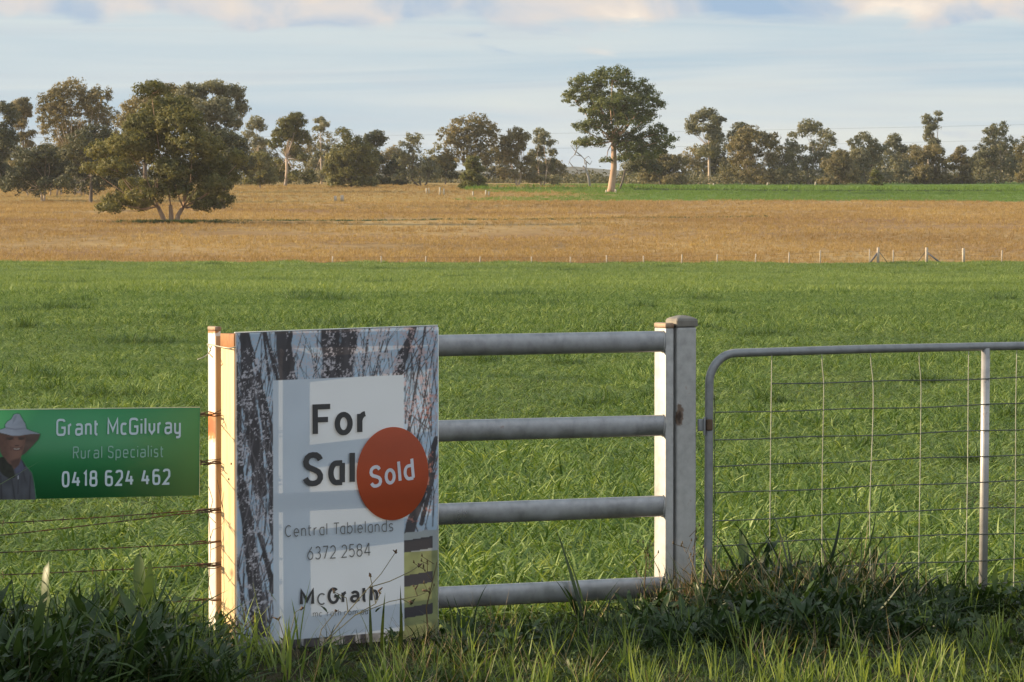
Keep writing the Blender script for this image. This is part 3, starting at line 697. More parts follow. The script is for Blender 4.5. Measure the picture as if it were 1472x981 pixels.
# ---------------------------------------------------------------- stroke lettering
def arc(cx, cy, rx, ry, a0, a1, n=16, p=2.0):
    out = []
    for i in range(n+1):
        a = R(a0+(a1-a0)*i/n); c, s = math.cos(a), math.sin(a)
        out.append((cx+rx*math.copysign(abs(c)**(2/p), c), cy+ry*math.copysign(abs(s)**(2/p), s)))
    return out
XH = .68
def glyph(ch, p):
    """centre lines in a box 0..1 wide, 0..1 = baseline..cap height; returns (width, strokes)"""
    x = XH; c = x/2; A = lambda *a, n=16: arc(*a, n, p)
    full = A(.5, c, .5, c, 90, 450, n=32)
    if ch == 'F': return .62, [[(0, 0), (0, 1), (1, 1)], [(0, .52), (.85, .52)]]
    if ch == 'o': return .55, [full]
    if ch == 'r': return .36, [[(0, 0), (0, x)], [(0, x*.62)]+A(.95, x*.55, .95, x*.45, 165, 95, n=8)]
    if ch == 'S' : return .56, [A(.5, .745, .5, .255, 25, 225, n=16)[:]+[(.5, .5)]*0+A(.5, .255, .5, .255, 45, -155, n=16)] if p < 2.5 else (0, 0)
    if ch == 'a': return .50, [[(1, -.0), (1, x)], [(1, x)]+A(.5, c, .5, c, 90, 270, n=20)+[(1, 0)]]
    if ch == 'ª': return .54, [[(1, 0), (1, x*.66)]+A(.52, x*.66, .48, x*.34, 0, 150, n=12), [(1, x*.56), (.45, x*.56)]+A(.45, x*.28, .45, x*.28, 90, 270, n=14)+[(.6, 0), (1, x*.14)]]
    if ch == 'l': return .0, [[(.5, 0), (.5, 1.02)]]
    if ch == 'i': return .0, [[(.5, 0), (.5, x)], [(.5, .90), (.5, .98)]]
    if ch == 'd': return .54, [[(1, 0), (1, 1.02)], [(1, x)]+A(.5, c, .5, c, 90, 270, n=20)+[(1, 0)]]
    if ch == 'b': return .54, [[(0, 0), (0, 1.02)], A(.48, c, .52, c, 140, -140, n=24)]
    if ch == 'C': return .64, [A(.55, .5, .55, .5, 48, 312, n=26)]
    if ch == 'c': return .46, [A(.58, c, .58, c, 50, 310, n=20)]
    if ch == 'e': return .54, [[(.02, c), (1, c)]+A(.5, c, .5, c, 8, 312, n=24)]
    if ch == 'n': return .48, [[(0, 0), (0, x)], [(0, x*.6)]+A(.5, x*.62, .5, x*.38, 170, 0, n=12)+[(1, 0)]]
    if ch == 'h': return .48, [[(0, 0), (0, 1.02)], [(0, x*.6)]+A(.5, x*.62, .5, x*.38, 170, 0, n=12)+[(1, 0)]]
    if ch == 'm': return .80, [[(0, 0), (0, x)], [(0, x*.6)]+A(.25, x*.66, .25, x*.34, 170, 0, n=10)+[(.5, 0)], [(.5, x*.6)]+A(.75, x*.66, .25, x*.34, 170, 0, n=10)+[(1, 0)]]
    if ch == 'u': return .48, [[(0, x)]+A(.5, x*.38, .5, x*.38, 180, 360, n=12)+[(1, x)], [(1, x*.4), (1, 0)]]
    if ch == 'v': return .48, [[(0, x), (.5, 0), (1, x)]] if p < 2.5 else [[(0, x), (0, x*.35), (.5, 0), (1, x*.35), (1, x)]]
    if ch == 'y': return .48, [[(0, x)]+A(.5, x*.38, .5, x*.38, 180, 360, n=12), [(1, x), (1, -.12)]+A(.5, -.12, .5, .16, 0, -110, n=8)]
    if ch == 't': return .34, [[(.2, .92), (.2, .2)]+A(.75, .2, .55, .2, 180, 275, n=8), [(-.15, x), (1, x)]]
    if ch == 's': return .44, [A(.5, x*.75, .5, x*.25, 30, 235, n=12)+A(.5, x*.25, .5, x*.25, 55, -150, n=12)]
    if ch == 'p': return .52, [[(0, -.26), (0, x)], A(.48, c, .52, c, 140, -140, n=24)]
    if ch == 'T': return .58, [[(0, 1), (1, 1)], [(.5, 1), (.5, 0)]]
    if ch == 'M': return .78, [[(0, 0), (0, 1), (.5, .25), (1, 1), (1, 0)]]
    if ch == 'G': return .66, [A(.52, .5, .52, .5, 48, 330, n=26)+[(1, .45), (.58, .45)]] if p < 2.5 else [A(.5, .72, .5, .28, 20, 180, n=12)+A(.5, .26, .5, .26, 180, 360, n=14)+[(1, .48), (.55, .48)]]
    if ch == 'R': return .56, [[(0, 0), (0, 1)], [(0, 1)]+A(.5, .76, .5, .24, 90, -90, n=14)+[(0, .52)], [(.5, .52), (1, 0)]]
    if ch == '0': return .52, [A(.5, .5, .5, .5, 90, 450, n=32)]
    if ch == '1': return .26, [[(0, .84), (1, 1), (1, 0)]]
    if ch == '2': return .52, [A(.5, .70, .5, .30, 160, -20, n=14)+[(.92, .5), (0, 0), (1.02, 0)]]
    if ch == '3': return .52, [A(.48, .75, .46, .25, 150, -85, n=14), A(.46, .26, .52, .26, 85, -150, n=14)]
    if ch == '4': return .58, [[(.78, 0), (.78, 1), (.70, 1), (0, .27), (1.05, .27)]] if p < 2.5 else [[(.35, 1), (0, .3), (1.05, .3)], [(.72, .62), (.72, 0)]]
    if ch == '5': return .52, [[(.92, 1), (.14, 1), (.06, .56)]+A(.48, .32, .52, .32, 128, -150, n=18)]
    if ch == '6': return .54, [A(.5, .32, .5, .32, 90, 450, n=24), [(.80, 1), (.10, .5), (.02, .34)]] if p < 2.5 else [A(.5, .30, .5, .30, 90, 450, n=24), [(0, .30), (0, .62)]+A(.5, .72, .5, .28, 180, 40, n=10)]
    if ch == '7': return .50, [[(0, 1), (1, 1), (.3, 0)]]
    if ch == '8': return .54, [A(.5, .76, .44, .24, 90, 450, n=24), A(.5, .27, .5, .27, 90, 450, n=24)]
    if ch == '.': return .0, [[(.5, 0), (.5, .03)]]
    return .4, []
def glyph_fix(ch, p):
    if ch == 'S':
        if p < 2.5:
            pts = [(.97, .82), (.86, .93), (.70, .99), (.5, 1.0), (.30, .98), (.12, .90), (.04, .77), (.08, .65), (.22, .57), (.42, .52), (.62, .47), (.84, .40), (.96, .29), (.96, .17), (.84, .06), (.66, .01), (.46, 0), (.26, .02), (.10, .09), (0, .19)]
            return .62, [pts]
        return .54, [arc(.5, .76, .5, .24, 10, 215, 16, p)+arc(.5, .26, .5, .26, 35, -170, 16, p)]
    return glyph(ch, p)
def offset_poly(pts, w):
    """flat ribbon of width w along a polyline, square ends, mitred joints"""
    q = [pts[0]]
    for a in pts[1:]:
        if (a[0]-q[-1][0])**2+(a[1]-q[-1][1])**2 > 1e-8: q.append(a)
    pts = [Vector(a) for a in q]; n = len(pts); closed = (pts[0]-pts[-1]).length < 1e-4
    if closed: pts = pts[:-1]; n -= 1
    L_, R_ = [], []
    for i in range(n):
        a = pts[i-1] if (i > 0 or closed) else None; b = pts[(i+1) % n] if (i < n-1 or closed) else None
        d1 = (pts[i]-a).normalized() if a is not None else None; d2 = (b-pts[i]).normalized() if b is not None else None
        d1 = d1 or d2; d2 = d2 or d1
        n1 = Vector((-d1.y, d1.x)); n2 = Vector((-d2.y, d2.x)); m = n1+n2
        if m.length < .2: m = n1.copy()
        m.normalize(); k = min(1/max(.35, m.dot(n1)), 2.2)
        L_.append(pts[i]+m*w/2*k); R_.append(pts[i]-m*w/2*k)
    V = L_+R_; Q = [(i, i+1, n+i+1, n+i) for i in range(n-1)]
    if closed: Q.append((n-1, 0, n, 2*n-1))
    return V, Q
def text_mesh(txt, weight, p=2.0, gap=.16, space=.36):
    """units of cap height; returns verts2d, quads, width"""
    V, Q, L0 = [], [], 0; x = 0
    if p > 2.5: txt = txt.replace('a', 'ª')          # the squarish face has a two-storey a
    for ch in txt:
        if ch == ' ': x += space; continue
        w, st = glyph_fix(ch, p); w = max(w, weight)
        for k, s in enumerate(st):
            pts = [(x+weight/2+a*(w-weight), weight/2+b*(1-weight)) for a, b in s]
            v, q = offset_poly(pts, weight)
            V += [(a.x, a.y, k*.02) for a in v]; Q += [tuple(i+L0 for i in f) for f in q]; L0 = len(V)
        x += w+(gap*.35 if ch in 'FT' else gap)
    return V, Q, x-gap
def put_text(name, txt, org, ex, ez, size, weight, mat, parent, nrm, lift, p=2.0, gap=.16, space=.36, length=None, zscale=1):
    """org in parent's local space; ex along, ez up (unit), size = cap height, length = wanted run"""
    V, Q, W = text_mesh(txt, weight, p, gap, space); kx = (length/W if length else size)
    VV = [Vector(org)+ex*(a*kx)+ez*(b*size)+nrm*(lift+c*.002) for a, b, c in V]
    return mesh_np(name, [tuple(v) for v in VV], Q, None, mat, parent)
# ---------------------------------------------------------------- the tall sale sign
def print_mat():
    m, nt, N, L, b = newmat('printed_board'); a = N.new('ShaderNodeAttribute'); a.attribute_name = 'ink'
    L.new(a.outputs['Color'], b.inputs['Base Color']); b.inputs['Roughness'].default_value = .45
    tr = N.new('ShaderNodeBsdfTranslucent'); L.new(a.outputs['Color'], tr.inputs[0])
    mx = N.new('ShaderNodeMixShader'); mx.inputs[0].default_value = .13
    L.new(b.outputs[0], mx.inputs[1]); L.new(tr.outputs[0], mx.inputs[2]); L.new(mx.outputs[0], N['Material Output'].inputs[0]); return m
M['print'] = print_mat()
M['ink_dark'] = plain_mat('charcoal_ink', (.045, .045, .048), .5)
M['ink_grey'] = plain_mat('thin_grey_ink', (.12, .125, .13), .5)
M['sticker'] = plain_mat('orange_red_sticker', (.46, .075, .022), .5, 0, .25, .05)
M['sticker_txt'] = plain_mat('pale_sticker_letters', (.62, .62, .68), .5)
TS = R(33.5); US = Vector((math.cos(TS), math.sin(TS), 0)); NS = Vector((math.sin(TS), -math.cos(TS), 0))
def sale_sign():
    # the left front edge stands 20 cm out from the fence line
    pl = on_plane(338, 480, P0+NF*.168, NF); YL = pl.y
    O = Vector((pl.x, pl.y, 0))
    def sp(px, py):
        q = on_plane(px, py, O, NS) - O; return (q.dot(US), q.z)
    TL, TRr = sp(338, 479), sp(631, 468.5); W = sp(629.5, 700)[0]; ZT = (TL[1]+TRr[1])/2; dZ = TRr[1]-TL[1]
    ZB = sp(480, 948)[1]
    r = thing('sale_sign', 'tall printed For Sale board with an orange Sold disc, propped on pine timbers', 'sign', O, TS)
    # local axes: x along board, y back (away from road), z up
    sheet_t = .006
    nu, nv = 250, 380
    U = np.linspace(0, W, nu); VZ = np.linspace(ZB, ZT, nv)
    UU, ZZ = np.meshgrid(U, VZ)
    # photograph of the print, in picture units: px 338..630 across, 478..948 down
    px = 338 + UU/W*292.0; py = 478 + (ZT-ZZ)/(ZT-ZB)*466.0
    def vn(x, y, s, seed):       # value noise
        g = np.random.default_rng(seed).random((80, 80)); x = (x/s) % 79; y = (y/s) % 79
        i, j = x.astype(int), y.astype(int); f, h = x-i, y-j; f = f*f*(3-2*f); h = h*h*(3-2*h)
        return (g[i, j]*(1-f)+g[i+1, j]*f)*(1-h)+(g[i, j+1]*(1-f)+g[i+1, j+1]*f)*h
    col = np.zeros((nv, nu, 3)); sky_c = np.array([.42, .55, .70]); 
    t = vn(px, py, 60, 1)[..., None]
    col[:] = sky_c*(.85+.3*t)
    def seg(a, b, wa, wb, c, soft=.8):
        ax, ay = a; bx, by = b; dx, dy = bx-ax, by-ay; l2 = dx*dx+dy*dy
        tt = np.clip(((px-ax)*dx+(py-ay)*dy)/l2, 0, 1); c = np.array(c)*(1+.0*wa) if wa < 5 else np.array(c)*(.7+.9*vn(px, py*.3, 7, 7)[..., None]); wig = (vn(px, py, 9, 5)-.5)*min(3.0, wa*.35)
        d = np.hypot(px-ax-tt*dx, py-ay-tt*dy)+wig; hw = (wa+(wb-wa)*tt)/2
        al = np.clip((hw-d)/soft+.5, 0, 1)[..., None]; col[:] = col*(1-al)+c*al
    rr = random.Random(21)
    def twigs(n, x0, x1, y0, y1, wr, c, lean=.25, ln=(40, 120)):
        for _ in range(n):
            x = rr.uniform(x0, x1); y = rr.uniform(y0, y1); l = rr.uniform(*ln); a = rr.gauss(0, lean); w_ = rr.uniform(*wr)
            m_ = (x+math.sin(a)*l*.5+rr.gauss(0, 2), y-math.cos(a)*l*.5); a += rr.gauss(0, .18)
            seg((x, y), m_, w_, w_*.8, c, .9); seg(m_, (m_[0]+math.sin(a)*l*.5, m_[1]-math.cos(a)*l*.5), w_*.8, w_*.4, c, .9)
    def bloom(x0, x1, y0, y1, c, thr, s, seed, amt=1.0):
        n1 = vn(px, py, s, seed)*.55+vn(px, py, s*.42, seed+1)*.45; n2 = vn(px, py, s*4.5, seed+2)
        mk = np.clip((n1*.75+n2*.35-thr)*9, 0, 1)*((px > x0) & (px < x1) & (py > y0) & (py < y1))*amt
        col[:] = col*(1-mk[..., None])+np.array(c)*mk[..., None]
    # sky cells seen between the branches get ragged pale blossom
    bloom(338, 630, 478, 950, (.50, .50, .58), .62, 2.6, 30)
    D1 = (.055, .052, .060); D2 = (.075, .068, .075)
    twigs(150, 338, 630, 520, 640, (.7, 1.8), D2, .3)
    twigs(70, 338, 400, 560, 940, (1, 3), D2, .3)
    twigs(34, 585, 630, 600, 780, (.8, 2), D2, .25)
    # standing trunks
    seg((352, 478), (356, 560), 14, 20, D1, 1.5); seg((356, 560), (374, 700), 20, 20, D1, 1.5); seg((347, 690), (362, 800), 15, 18, D1, 1.5)
    seg((362, 800), (374, 920), 18, 26, D1, 1.5); seg((385, 640), (392, 760), 8, 10, D1); seg((372, 560), (392, 690), 9, 12, D1, 1.2)
    seg((340, 520), (346, 700), 4, 8, D1); seg((392, 840), (372, 760), 10, 6, D1); seg((356, 480), (396, 640), 4, 7, D1); seg((378, 480), (386, 545), 3, 4, D1)
    seg((404, 476), (413, 548), 19, 26, D1, 1.2); seg((418, 476), (408, 530), 4, 9, D1); seg((380, 478), (398, 545), 4, 6, D1)
    seg((473, 478), (478, 548), 26, 34, D1, 3); seg((500, 478), (494, 548), 22, 26, D1, 5); seg((512, 482), (498, 540), 6, 10, D1, 1.5)
    seg((596, 474), (570, 545), 9, 15, D1, 1.2); seg((547, 478), (540, 545), 1.6, 2, D2); seg((530, 478), (520, 545), 2, 3, D2)
    seg((612, 478), (584, 640), 2, 3, D2); seg((628, 490), (600, 640), 1.5, 2, D2); seg((604, 530), (588, 620), 2, 2.5, D2)
    seg((628, 640), (612, 705), 8, 12, D1); seg((614, 700), (590, 760), 12, 14, D1); seg((594, 750), (578, 810), 13, 20, D1, 1.5); seg((624, 690), (606, 760), 5, 7, D1)
    twigs(60, 338, 395, 560, 940, (.7, 1.8), (.16, .15, .17), .35)
    bloom(338, 400, 500, 940, (.52, .51, .57), .655, 2.4, 40)
    bloom(410, 580, 478, 560, (.54, .51, .56), .63, 2.5, 50)
    bloom(565, 630, 478, 620, (.58, .44, .46), .63, 3.0, 60, .8); bloom(584, 630, 560, 760, (.50, .22, .18), .72, 3.5, 70, .7)
    twigs(30, 338, 630, 560, 640, (.7, 1.4), D2, .35)
    # bottom of the picture: paddock seen through a rail fence, tree butts
    gr = (py > 772 + (px-580)*-.05) & (px > 560); col[gr] = np.array([.26, .29, .13])*(.8+.4*vn(px, py, 8, 80)[gr][:, None])
    up = gr & (py < 800); col[up] = np.array([.36, .40, .42])
    for y0, y1 in ((781, 798), (831, 847), (877, 892), (922, 938)):
        yy = py + (px-600)*.10; mk = gr & (yy > y0) & (yy < y1) & (px < 622); col[mk] = D1
    bt = (py > 905) & (px <= 560); col[bt] = np.array([.30, .30, .30])*(.5+.9*vn(px, py, 5, 90)[bt][:, None])
    gb = (py > 915) & (px <= 395); col[gb] = np.array([.12, .14, .07])
    for x, w_ in ((420, 20), (445, 22), (470, 12), (500, 14), (520, 8)): seg((x, 905), (x+rr.uniform(-3, 3), 950), w_, w_+3, D1, 2)
    gg = (py > 938); col[gg] = np.array([.16, .19, .07])
    # white panel, cut to the nearest row and column
    pan = (px > 391.5) & (px < 580) & (py > 546.5) & (py < 911); 
    yy = py
    col[pan] = np.array([.55, .62, .71])
    fade = np.clip((vn(px, py, 30, 95)-.5)*.06, -.03, .03)[..., None]; col = np.clip(col+fade*col, 0, 1)
    edge = (px < 339.2); col[edge] = (.55, .50, .46)
    # sheet: front skin + back skin
    V = np.stack([UU, np.zeros_like(UU)+.0035*np.sin(UU*3.0)*np.sin(ZZ*2.3), ZZ+dZ*(UU/W-.5)], -1).reshape(-1, 3)
    idx = np.arange(nu*nv).reshape(nv, nu)
    Q = np.stack([idx[:-1, :-1], idx[:-1, 1:], idx[1:, 1:], idx[1:, :-1]], -1).reshape(-1, 4)
    c4 = np.concatenate([col, np.ones((nv, nu, 1))], -1).reshape(-1, 4)
    board = mesh_np('board', V, Q, None, M['print'], r, True, {'ink': ('FLOAT_COLOR', c4)})
    board['label'] = 'picture board of bare blossoming trees round a pale panel'
    # thin bright cut edge of the sheet along the top and the right
    t = MB(); t.box((W/2, .003, ZT+.0015), (W, .007, .004), Matrix.Rotation(-dZ/W, 3, 'Y')); t.box((W+.0016, .003, (ZT+ZB)/2), (.003, .007, ZT-ZB)); t.build('sheet_edge', M['edge'], r)
    # pine frame behind it
    dep = .104; th = .060
    bevbox('timber_post', (th, dep, ZT-ZB-.01+.2), M['pine'], r, (th/2-.001, .006+dep/2, (ZT+ZB-.21)/2-dZ/2), .003)
    bevbox('timber_end', (th+.003, dep+.003, .055), M['pine_end'], r, (th/2-.001, .006+dep/2, ZT-.032-dZ/2), .002)
    bevbox('timber_post', (.034, .034, ZT-ZB+.15), M['pine'], r, (W-.022, .006+.018, (ZT+ZB-.17)/2), .003)
    for z in (sp(480, 716)[1],):
        bevbox('cross_bar', (W-.085, .034, .060), M['pine'], r, (W/2, .006+.018, z), .003)
    bevbox('cross_bar', (W-.085, .034, .045), M['pine'], r, (W/2, .006+.018, ZT-.03), .003)
    # screws on the lit side
    for k, z in enumerate((sp(338, 690)[1], sp(338, 660)[1]-.02)):
        mb = MB(); mb.tube([(-.003, .05-.02*k, z), (-.0008, .05-.02*k, z)], .0045, 8); mb.build('screw', M['burn'], r, True)
    X_, Zv = Vector((1, 0, 0)), Vector((0, 0, 1)); NN = Vector((0, -1, 0))
    def line(txt, pl_, pr_, cap, weight, mat, gap=.16, space=.4, p=2.0, nm='lettering'):
        a = sp(*pl_); b = sp(*pr_); d = Vector((b[0]-a[0], 0, b[1]-a[1])); ln = d.length; ex = d.normalized(); ez = Vector((-ex.z, 0, ex.x))
        return put_text(nm, txt, (a[0], 0, a[1]), ex, ez, cap, weight, mat, board, NN, .0045, p, gap, space, ln)
    s = YL/F_PX
    line('For', (448.5, 628), (529.5, 624.5), 47*s, .165, M['ink_dark'], .13)
    line('Sal', (434, 700), (509.5, 696.8), 50*s, .165, M['ink_dark'], .13)
    line('Central Tablelands', (409, 772.5), (564.5, 764), 17.5*s, .085, M['ink_grey'], .20, .42)
    line('6372 2584', (441, 805.5), (532, 799.5), 19.5*s, .085, M['ink_grey'], .16, .34)
    line('M', (430, 871), (451, 870), 23.5*s, .18, M['ink_dark'])
    line('c', (455, 870.3), (467, 869.7), 25*s, .085, M['ink_grey'])
    line('Grªth', (470, 869), (543, 864.5), 24.5*s, .165, M['ink_dark'], .12)
    line('mcgrath.com.au', (449, 887), (528, 883), 9*s, .09, M['ink_grey'], .20)
    # disc
    c0 = sp(563.5, 681); rx = (sp(615.5, 681)[0]-sp(512, 681)[0])/2; rz = (sp(563, 614)[1]-sp(563, 748)[1])/2
    n = 72; rot = R(-6)
    V = []; 
    for lay, rad in ((.0052, 1.0), (.0066, .985)):
        V += [(c0[0]+rx*rad*math.cos(a), -lay, c0[1]+rz*rad*math.sin(a)) for a in [2*math.pi*k/n for k in range(n)]]
    mb = MB(); V.append((c0[0], -.0066, c0[1]))
    mb.add(V, [(k, (k+1) % n, n+(k+1) % n, n+k) for k in range(n)], [(2*n, n+k, n+(k+1) % n) for k in range(n)])
    st = mb.build('sticker', M['sticker'], r, False); st['label'] = 'round orange-red sticker reading Sold'
    a = sp(531, 703); b = sp(595, 689); d = Vector((b[0]-a[0], 0, b[1]-a[1])); ln = d.length; ex = d.normalized(); ez = Vector((-math.sin(R(9)), 0, math.cos(R(9))))
    ez = Vector((-.10, 0, .99)).normalized()
    put_text('lettering', 'Sold', (a[0], 0, a[1]), ex, ez, 33*s, .15, M['sticker_txt'], st, NN, .0082, 2.0, .13, .3, ln)
    return r
M['edge'] = plain_mat('cut_plastic_edge', (.7, .72, .72), .4)
sale = sale_sign()
# loop of wire that ties timber to post
t = MB(); a_ = [fz(298, 495, -.02), fz(305, 496, .03), fz(318, 499, .09), fz(330, 501, .175), fz(339, 499, .185)]
t.tube(a_, .0026, 6, False)
t.tube([fz(299, 496, .012), fz(303, 504, .03), fz(297, 511, .03), fz(290, 515, .03), fz(284, 517, .01)], .0022, 6, False)
t.tube([fz(304, 498, .02), fz(300, 508, .03), fz(306, 514, .02)], .0022, 6, False)
tag(t.build('tie_wire', M['wire2'], None, True), 'pale tie wire looped round the post and pine timber near their tops', 'wire')
# ---------------------------------------------------------------- green sign
M['green'] = plain_mat('green_panel', (.030, .22, .080), .45, 0, 0, .04)
M['gtxt'] = plain_mat('pale_blue_white_letters', (.55, .66, .72), .5, 0, 0, .03)
M['gtxt2'] = plain_mat('soft_green_letters', (.24, .43, .36), .5, 0, 0, .03)
def green_sign():
    OF = .10
    def gp(px, py, off=0.0):
        q = on_plane(px, py, G0, NF) - G0; return Vector((q.dot(UF), -off, q.z))
    G0 = on_plane(100, 650, P0+NF*OF, NF)
    r = thing('green_sign', 'long green board with white lettering and a printed man in a pale hat', 'sign', G0, TH)
    cs = [gp(-62, 590.8), gp(287.5, 586.5), gp(286, 712.5), gp(-62, 720)]
    V = [tuple(c) for c in cs]+[tuple(c+Vector((0, .005, 0))) for c in cs]
    mb = MB(); mb.add(V, [(3, 2, 1, 0), (4, 5, 6, 7), (0, 1, 5, 4), (1, 2, 6, 5), (2, 3, 7, 6), (3, 0, 4, 7)]); pan = mb.build('panel', M['green'], r)
    # raw pale edge
    mb = MB(); mb.tube([cs[0]+Vector((0, .0025, .001)), cs[1]+Vector((0, .0025, .001)), cs[2]+Vector((.001, .0025, 0))], .0032, 4, False); mb.build('panel_edge', M['gedge'], r)
    NN = Vector((0, -1, 0)); s = G0.y/F_PX
    def line(txt, pl_, pr_, cap, weight, mat, gap, space=.36, p=3.4):
        a = gp(*pl_); b = gp(*pr_); d = b-a; ln = d.length; ex = d.normalized(); ez = Vector((-ex.z, 0, ex.x))
        put_text('lettering', txt, a, ex, ez, cap, weight, mat, pan, NN, .0022, p, gap, space, ln)
    line('Grant McGilvray', (80.5, 627.3), (259.5, 624.3), 25*s, .135, M['gtxt'], .15, .46)
    line('Rural Specialist', (104.5, 660), (235, 657.5), 18*s, .105, M['gtxt2'], .19, .36)
    line('0418 624 462', (88.5, 701), (244.5, 697), 23.5*s, .145, M['gtxt'], .16, .34)
    # printed picture of a man in a hat: ink laid on a fine grid just proud of the panel
    nx, ny = 112, 122; px = np.linspace(-62, 60, nx); py = np.linspace(718.5, 589.5, ny); PXX, PYY = np.meshgrid(px, py)
    QX, QY = PXX*6.771, (PYY-580)*6.766; col = np.zeros((ny, nx, 3)); col[:] = (.022, .19, .062); alp = np.zeros((ny, nx))
    def vn2(sx, sy, seed):
        g = np.random.default_rng(seed).random((90, 90)); x = (QX/sx+40) % 88; y = (QY/sy+10) % 88; a, b = x.astype(int), y.astype(int); f, h = x-a, y-b
        return (g[a, b]*(1-f)+g[a+1, b]*f)*(1-h)+(g[a, b+1]*(1-f)+g[a+1, b+1]*f)*h
    def poly(pts, c, shade=None, soft=5.0):
        P = np.array(pts, float); ins = np.zeros_like(QX, bool); dm = np.full_like(QX, 1e9)
        for (x0, y0), (x1, y1) in zip(P, np.roll(P, -1, 0)):
            cr = ((y0 > QY) != (y1 > QY)) & (QX < (x1-x0)*(QY-y0)/(y1-y0+1e-9)+x0); ins ^= cr
            tt = np.clip(((QX-x0)*(x1-x0)+(QY-y0)*(y1-y0))/((x1-x0)**2+(y1-y0)**2+1e-9), 0, 1); dm = np.minimum(dm, np.hypot(QX-x0-tt*(x1-x0), QY-y0-tt*(y1-y0)))
        a = np.clip(np.where(ins, dm, -dm)/soft+.5, 0, 1)[..., None]; cc = np.array(c)*(np.ones_like(QX) if shade is None else shade)[..., None]
        col[:] = col*(1-a)+cc*a; alp[:] = np.maximum(alp, a[..., 0])
    cloth = .7+.6*vn2(26, 70, 3)
    poly([(-330, 960), (-318, 760), (-270, 640), (-170, 590), (-40, 560), (10, 520), (60, 560), (150, 600), (205, 545), (250, 610), (310, 680), (330, 780), (352, 960)], (.060, .066, .082), cloth)
    poly([(-270, 292), (0, 262), (390, 300), (372, 350), (300, 430), (240, 490), (200, 512), (60, 420), (-60, 430), (-150, 420), (-230, 350)], (.095, .062, .050), .75+.5*vn2(60, 40, 4))
    fx = np.clip((QX-60)/190, 0, 1); face = .70+.55*np.sin(fx*3.0)*np.clip((QY-300)/60, .35, 1)+.15*vn2(14, 14, 5)
    poly([(-10, 300), (60, 312), (120, 318), (190, 314), (246, 306), (250, 350), (242, 400), (228, 450), (208, 500), (196, 560), (182, 612), (140, 640), (95, 600), (50, 540), (20, 510), (0, 470), (-8, 400)], (.155, .080, .060), face)
    poly([(100, 560), (150, 540), (200, 530), (190, 600), (150, 640), (110, 610)], (.085, .045, .036), None, 25)      # shaded neck
    poly([(60, 330), (128, 328), (130, 352), (62, 354)], (.060, .036, .030), None, 18); poly([(176, 326), (240, 326), (238, 350), (178, 352)], (.060, .036, .030), None, 18)
    poly([(80, 346), (116, 346), (112, 354), (84, 355)], (.025, .018, .016), None, 6); poly([(188, 345), (224, 345), (220, 353), (190, 354)], (.025, .018, .016), None, 6)
    poly([(146, 350), (164, 350), (184, 408), (164, 416), (140, 410)], (.20, .108, .082), None, 16); poly([(140, 406), (188, 406), (180, 418), (146, 418)], (.070, .038, .032), None, 9)
    poly([(116, 428), (160, 434), (208, 426), (192, 456), (160, 464), (130, 456)], (.090, .040, .036), None, 8); poly([(128, 436), (160, 441), (196, 434), (184, 449), (160, 453), (138, 449)], (.36, .31, .28), None, 5)
    poly([(100, 420), (108, 424), (112, 462), (104, 458)], (.080, .044, .036), None, 8); poly([(212, 416), (220, 420), (212, 458), (206, 450)], (.080, .044, .036), None, 8)
    poly([(-20, 330), (0, 330), (6, 400), (-14, 396)], (.11, .06, .046), None, 10)                                       # ear
    poly([(140, 640), (182, 600), (205, 545), (248, 612), (215, 660), (172, 722)], (.075, .080, .135), .8+.4*vn2(12, 30, 6))
    poly([(0, 525), (36, 520), (70, 570), (120, 610), (150, 720), (90, 735), (30, 700), (-20, 640), (-40, 580)], (.018, .020, .014), .6+.8*vn2(20, 30, 7)); poly([(205, 545), (218, 556), (252, 612), (236, 622)], (.02, .02, .03), None, 6)
    hat = 1.0 - .30*np.clip((60-QX)/90, 0, 1)*(QY < 258) + .16*np.sin(QX*.012+1)+.12*(vn2(30, 16, 8)-.5)
    poly([(-280, 290), (-150, 262), (0, 258), (55, 238), (48, 210), (70, 180), (110, 155), (135, 110), (160, 101), (188, 104), (212, 145), (245, 200), (256, 250), (320, 275), (396, 300), (330, 296), (250, 305), (190, 316), (120, 316), (60, 300), (0, 286), (-120, 292), (-200, 305)], (.31, .345, .42), hat)
    poly([(52, 232), (150, 246), (254, 236), (256, 250), (150, 262), (52, 246)], (.24, .26, .32), None, 7); poly([(128, 150), (150, 118), (166, 112), (150, 160), (120, 200)], (.24, .27, .33), None, 14)
    poly([(170, 706), (178, 704), (180, 738), (172, 742)], (.45, .47, .55), None, 4)
    for pts in ([(176, 742), (182, 742), (176, 880), (168, 880)], [(110, 740), (118, 740), (150, 937), (138, 937)], [(290, 700), (298, 704), (292, 937), (280, 937)], [(0, 700), (10, 704), (24, 937), (8, 937)], [(220, 660), (228, 664), (250, 760), (242, 762)]): poly(pts, (.024, .024, .032), None, 8)
    V = np.array([tuple(gp(a, b, .0012)) for a, b in zip(PXX.ravel(), PYY.ravel())]); idx = np.arange(nx*ny).reshape(ny, nx)
    Qd = np.stack([idx[:-1, :-1], idx[:-1, 1:], idx[1:, 1:], idx[1:, :-1]], -1); keep = (alp[:-1, :-1]+alp[1:, 1:]+alp[:-1, 1:]+alp[1:, :-1]) > 0
    o = mesh_np('printed_portrait', V, Qd[keep], None, M['portrait'], pan, False, {'ink': ('FLOAT_COLOR', np.concatenate([col, np.ones((ny, nx, 1))], -1).reshape(-1, 4))})
    o['label'] = 'printed picture of a smiling man in a pale wide hat and dark jacket'
M['portrait'] = newmat('printed_portrait_ink')[0]
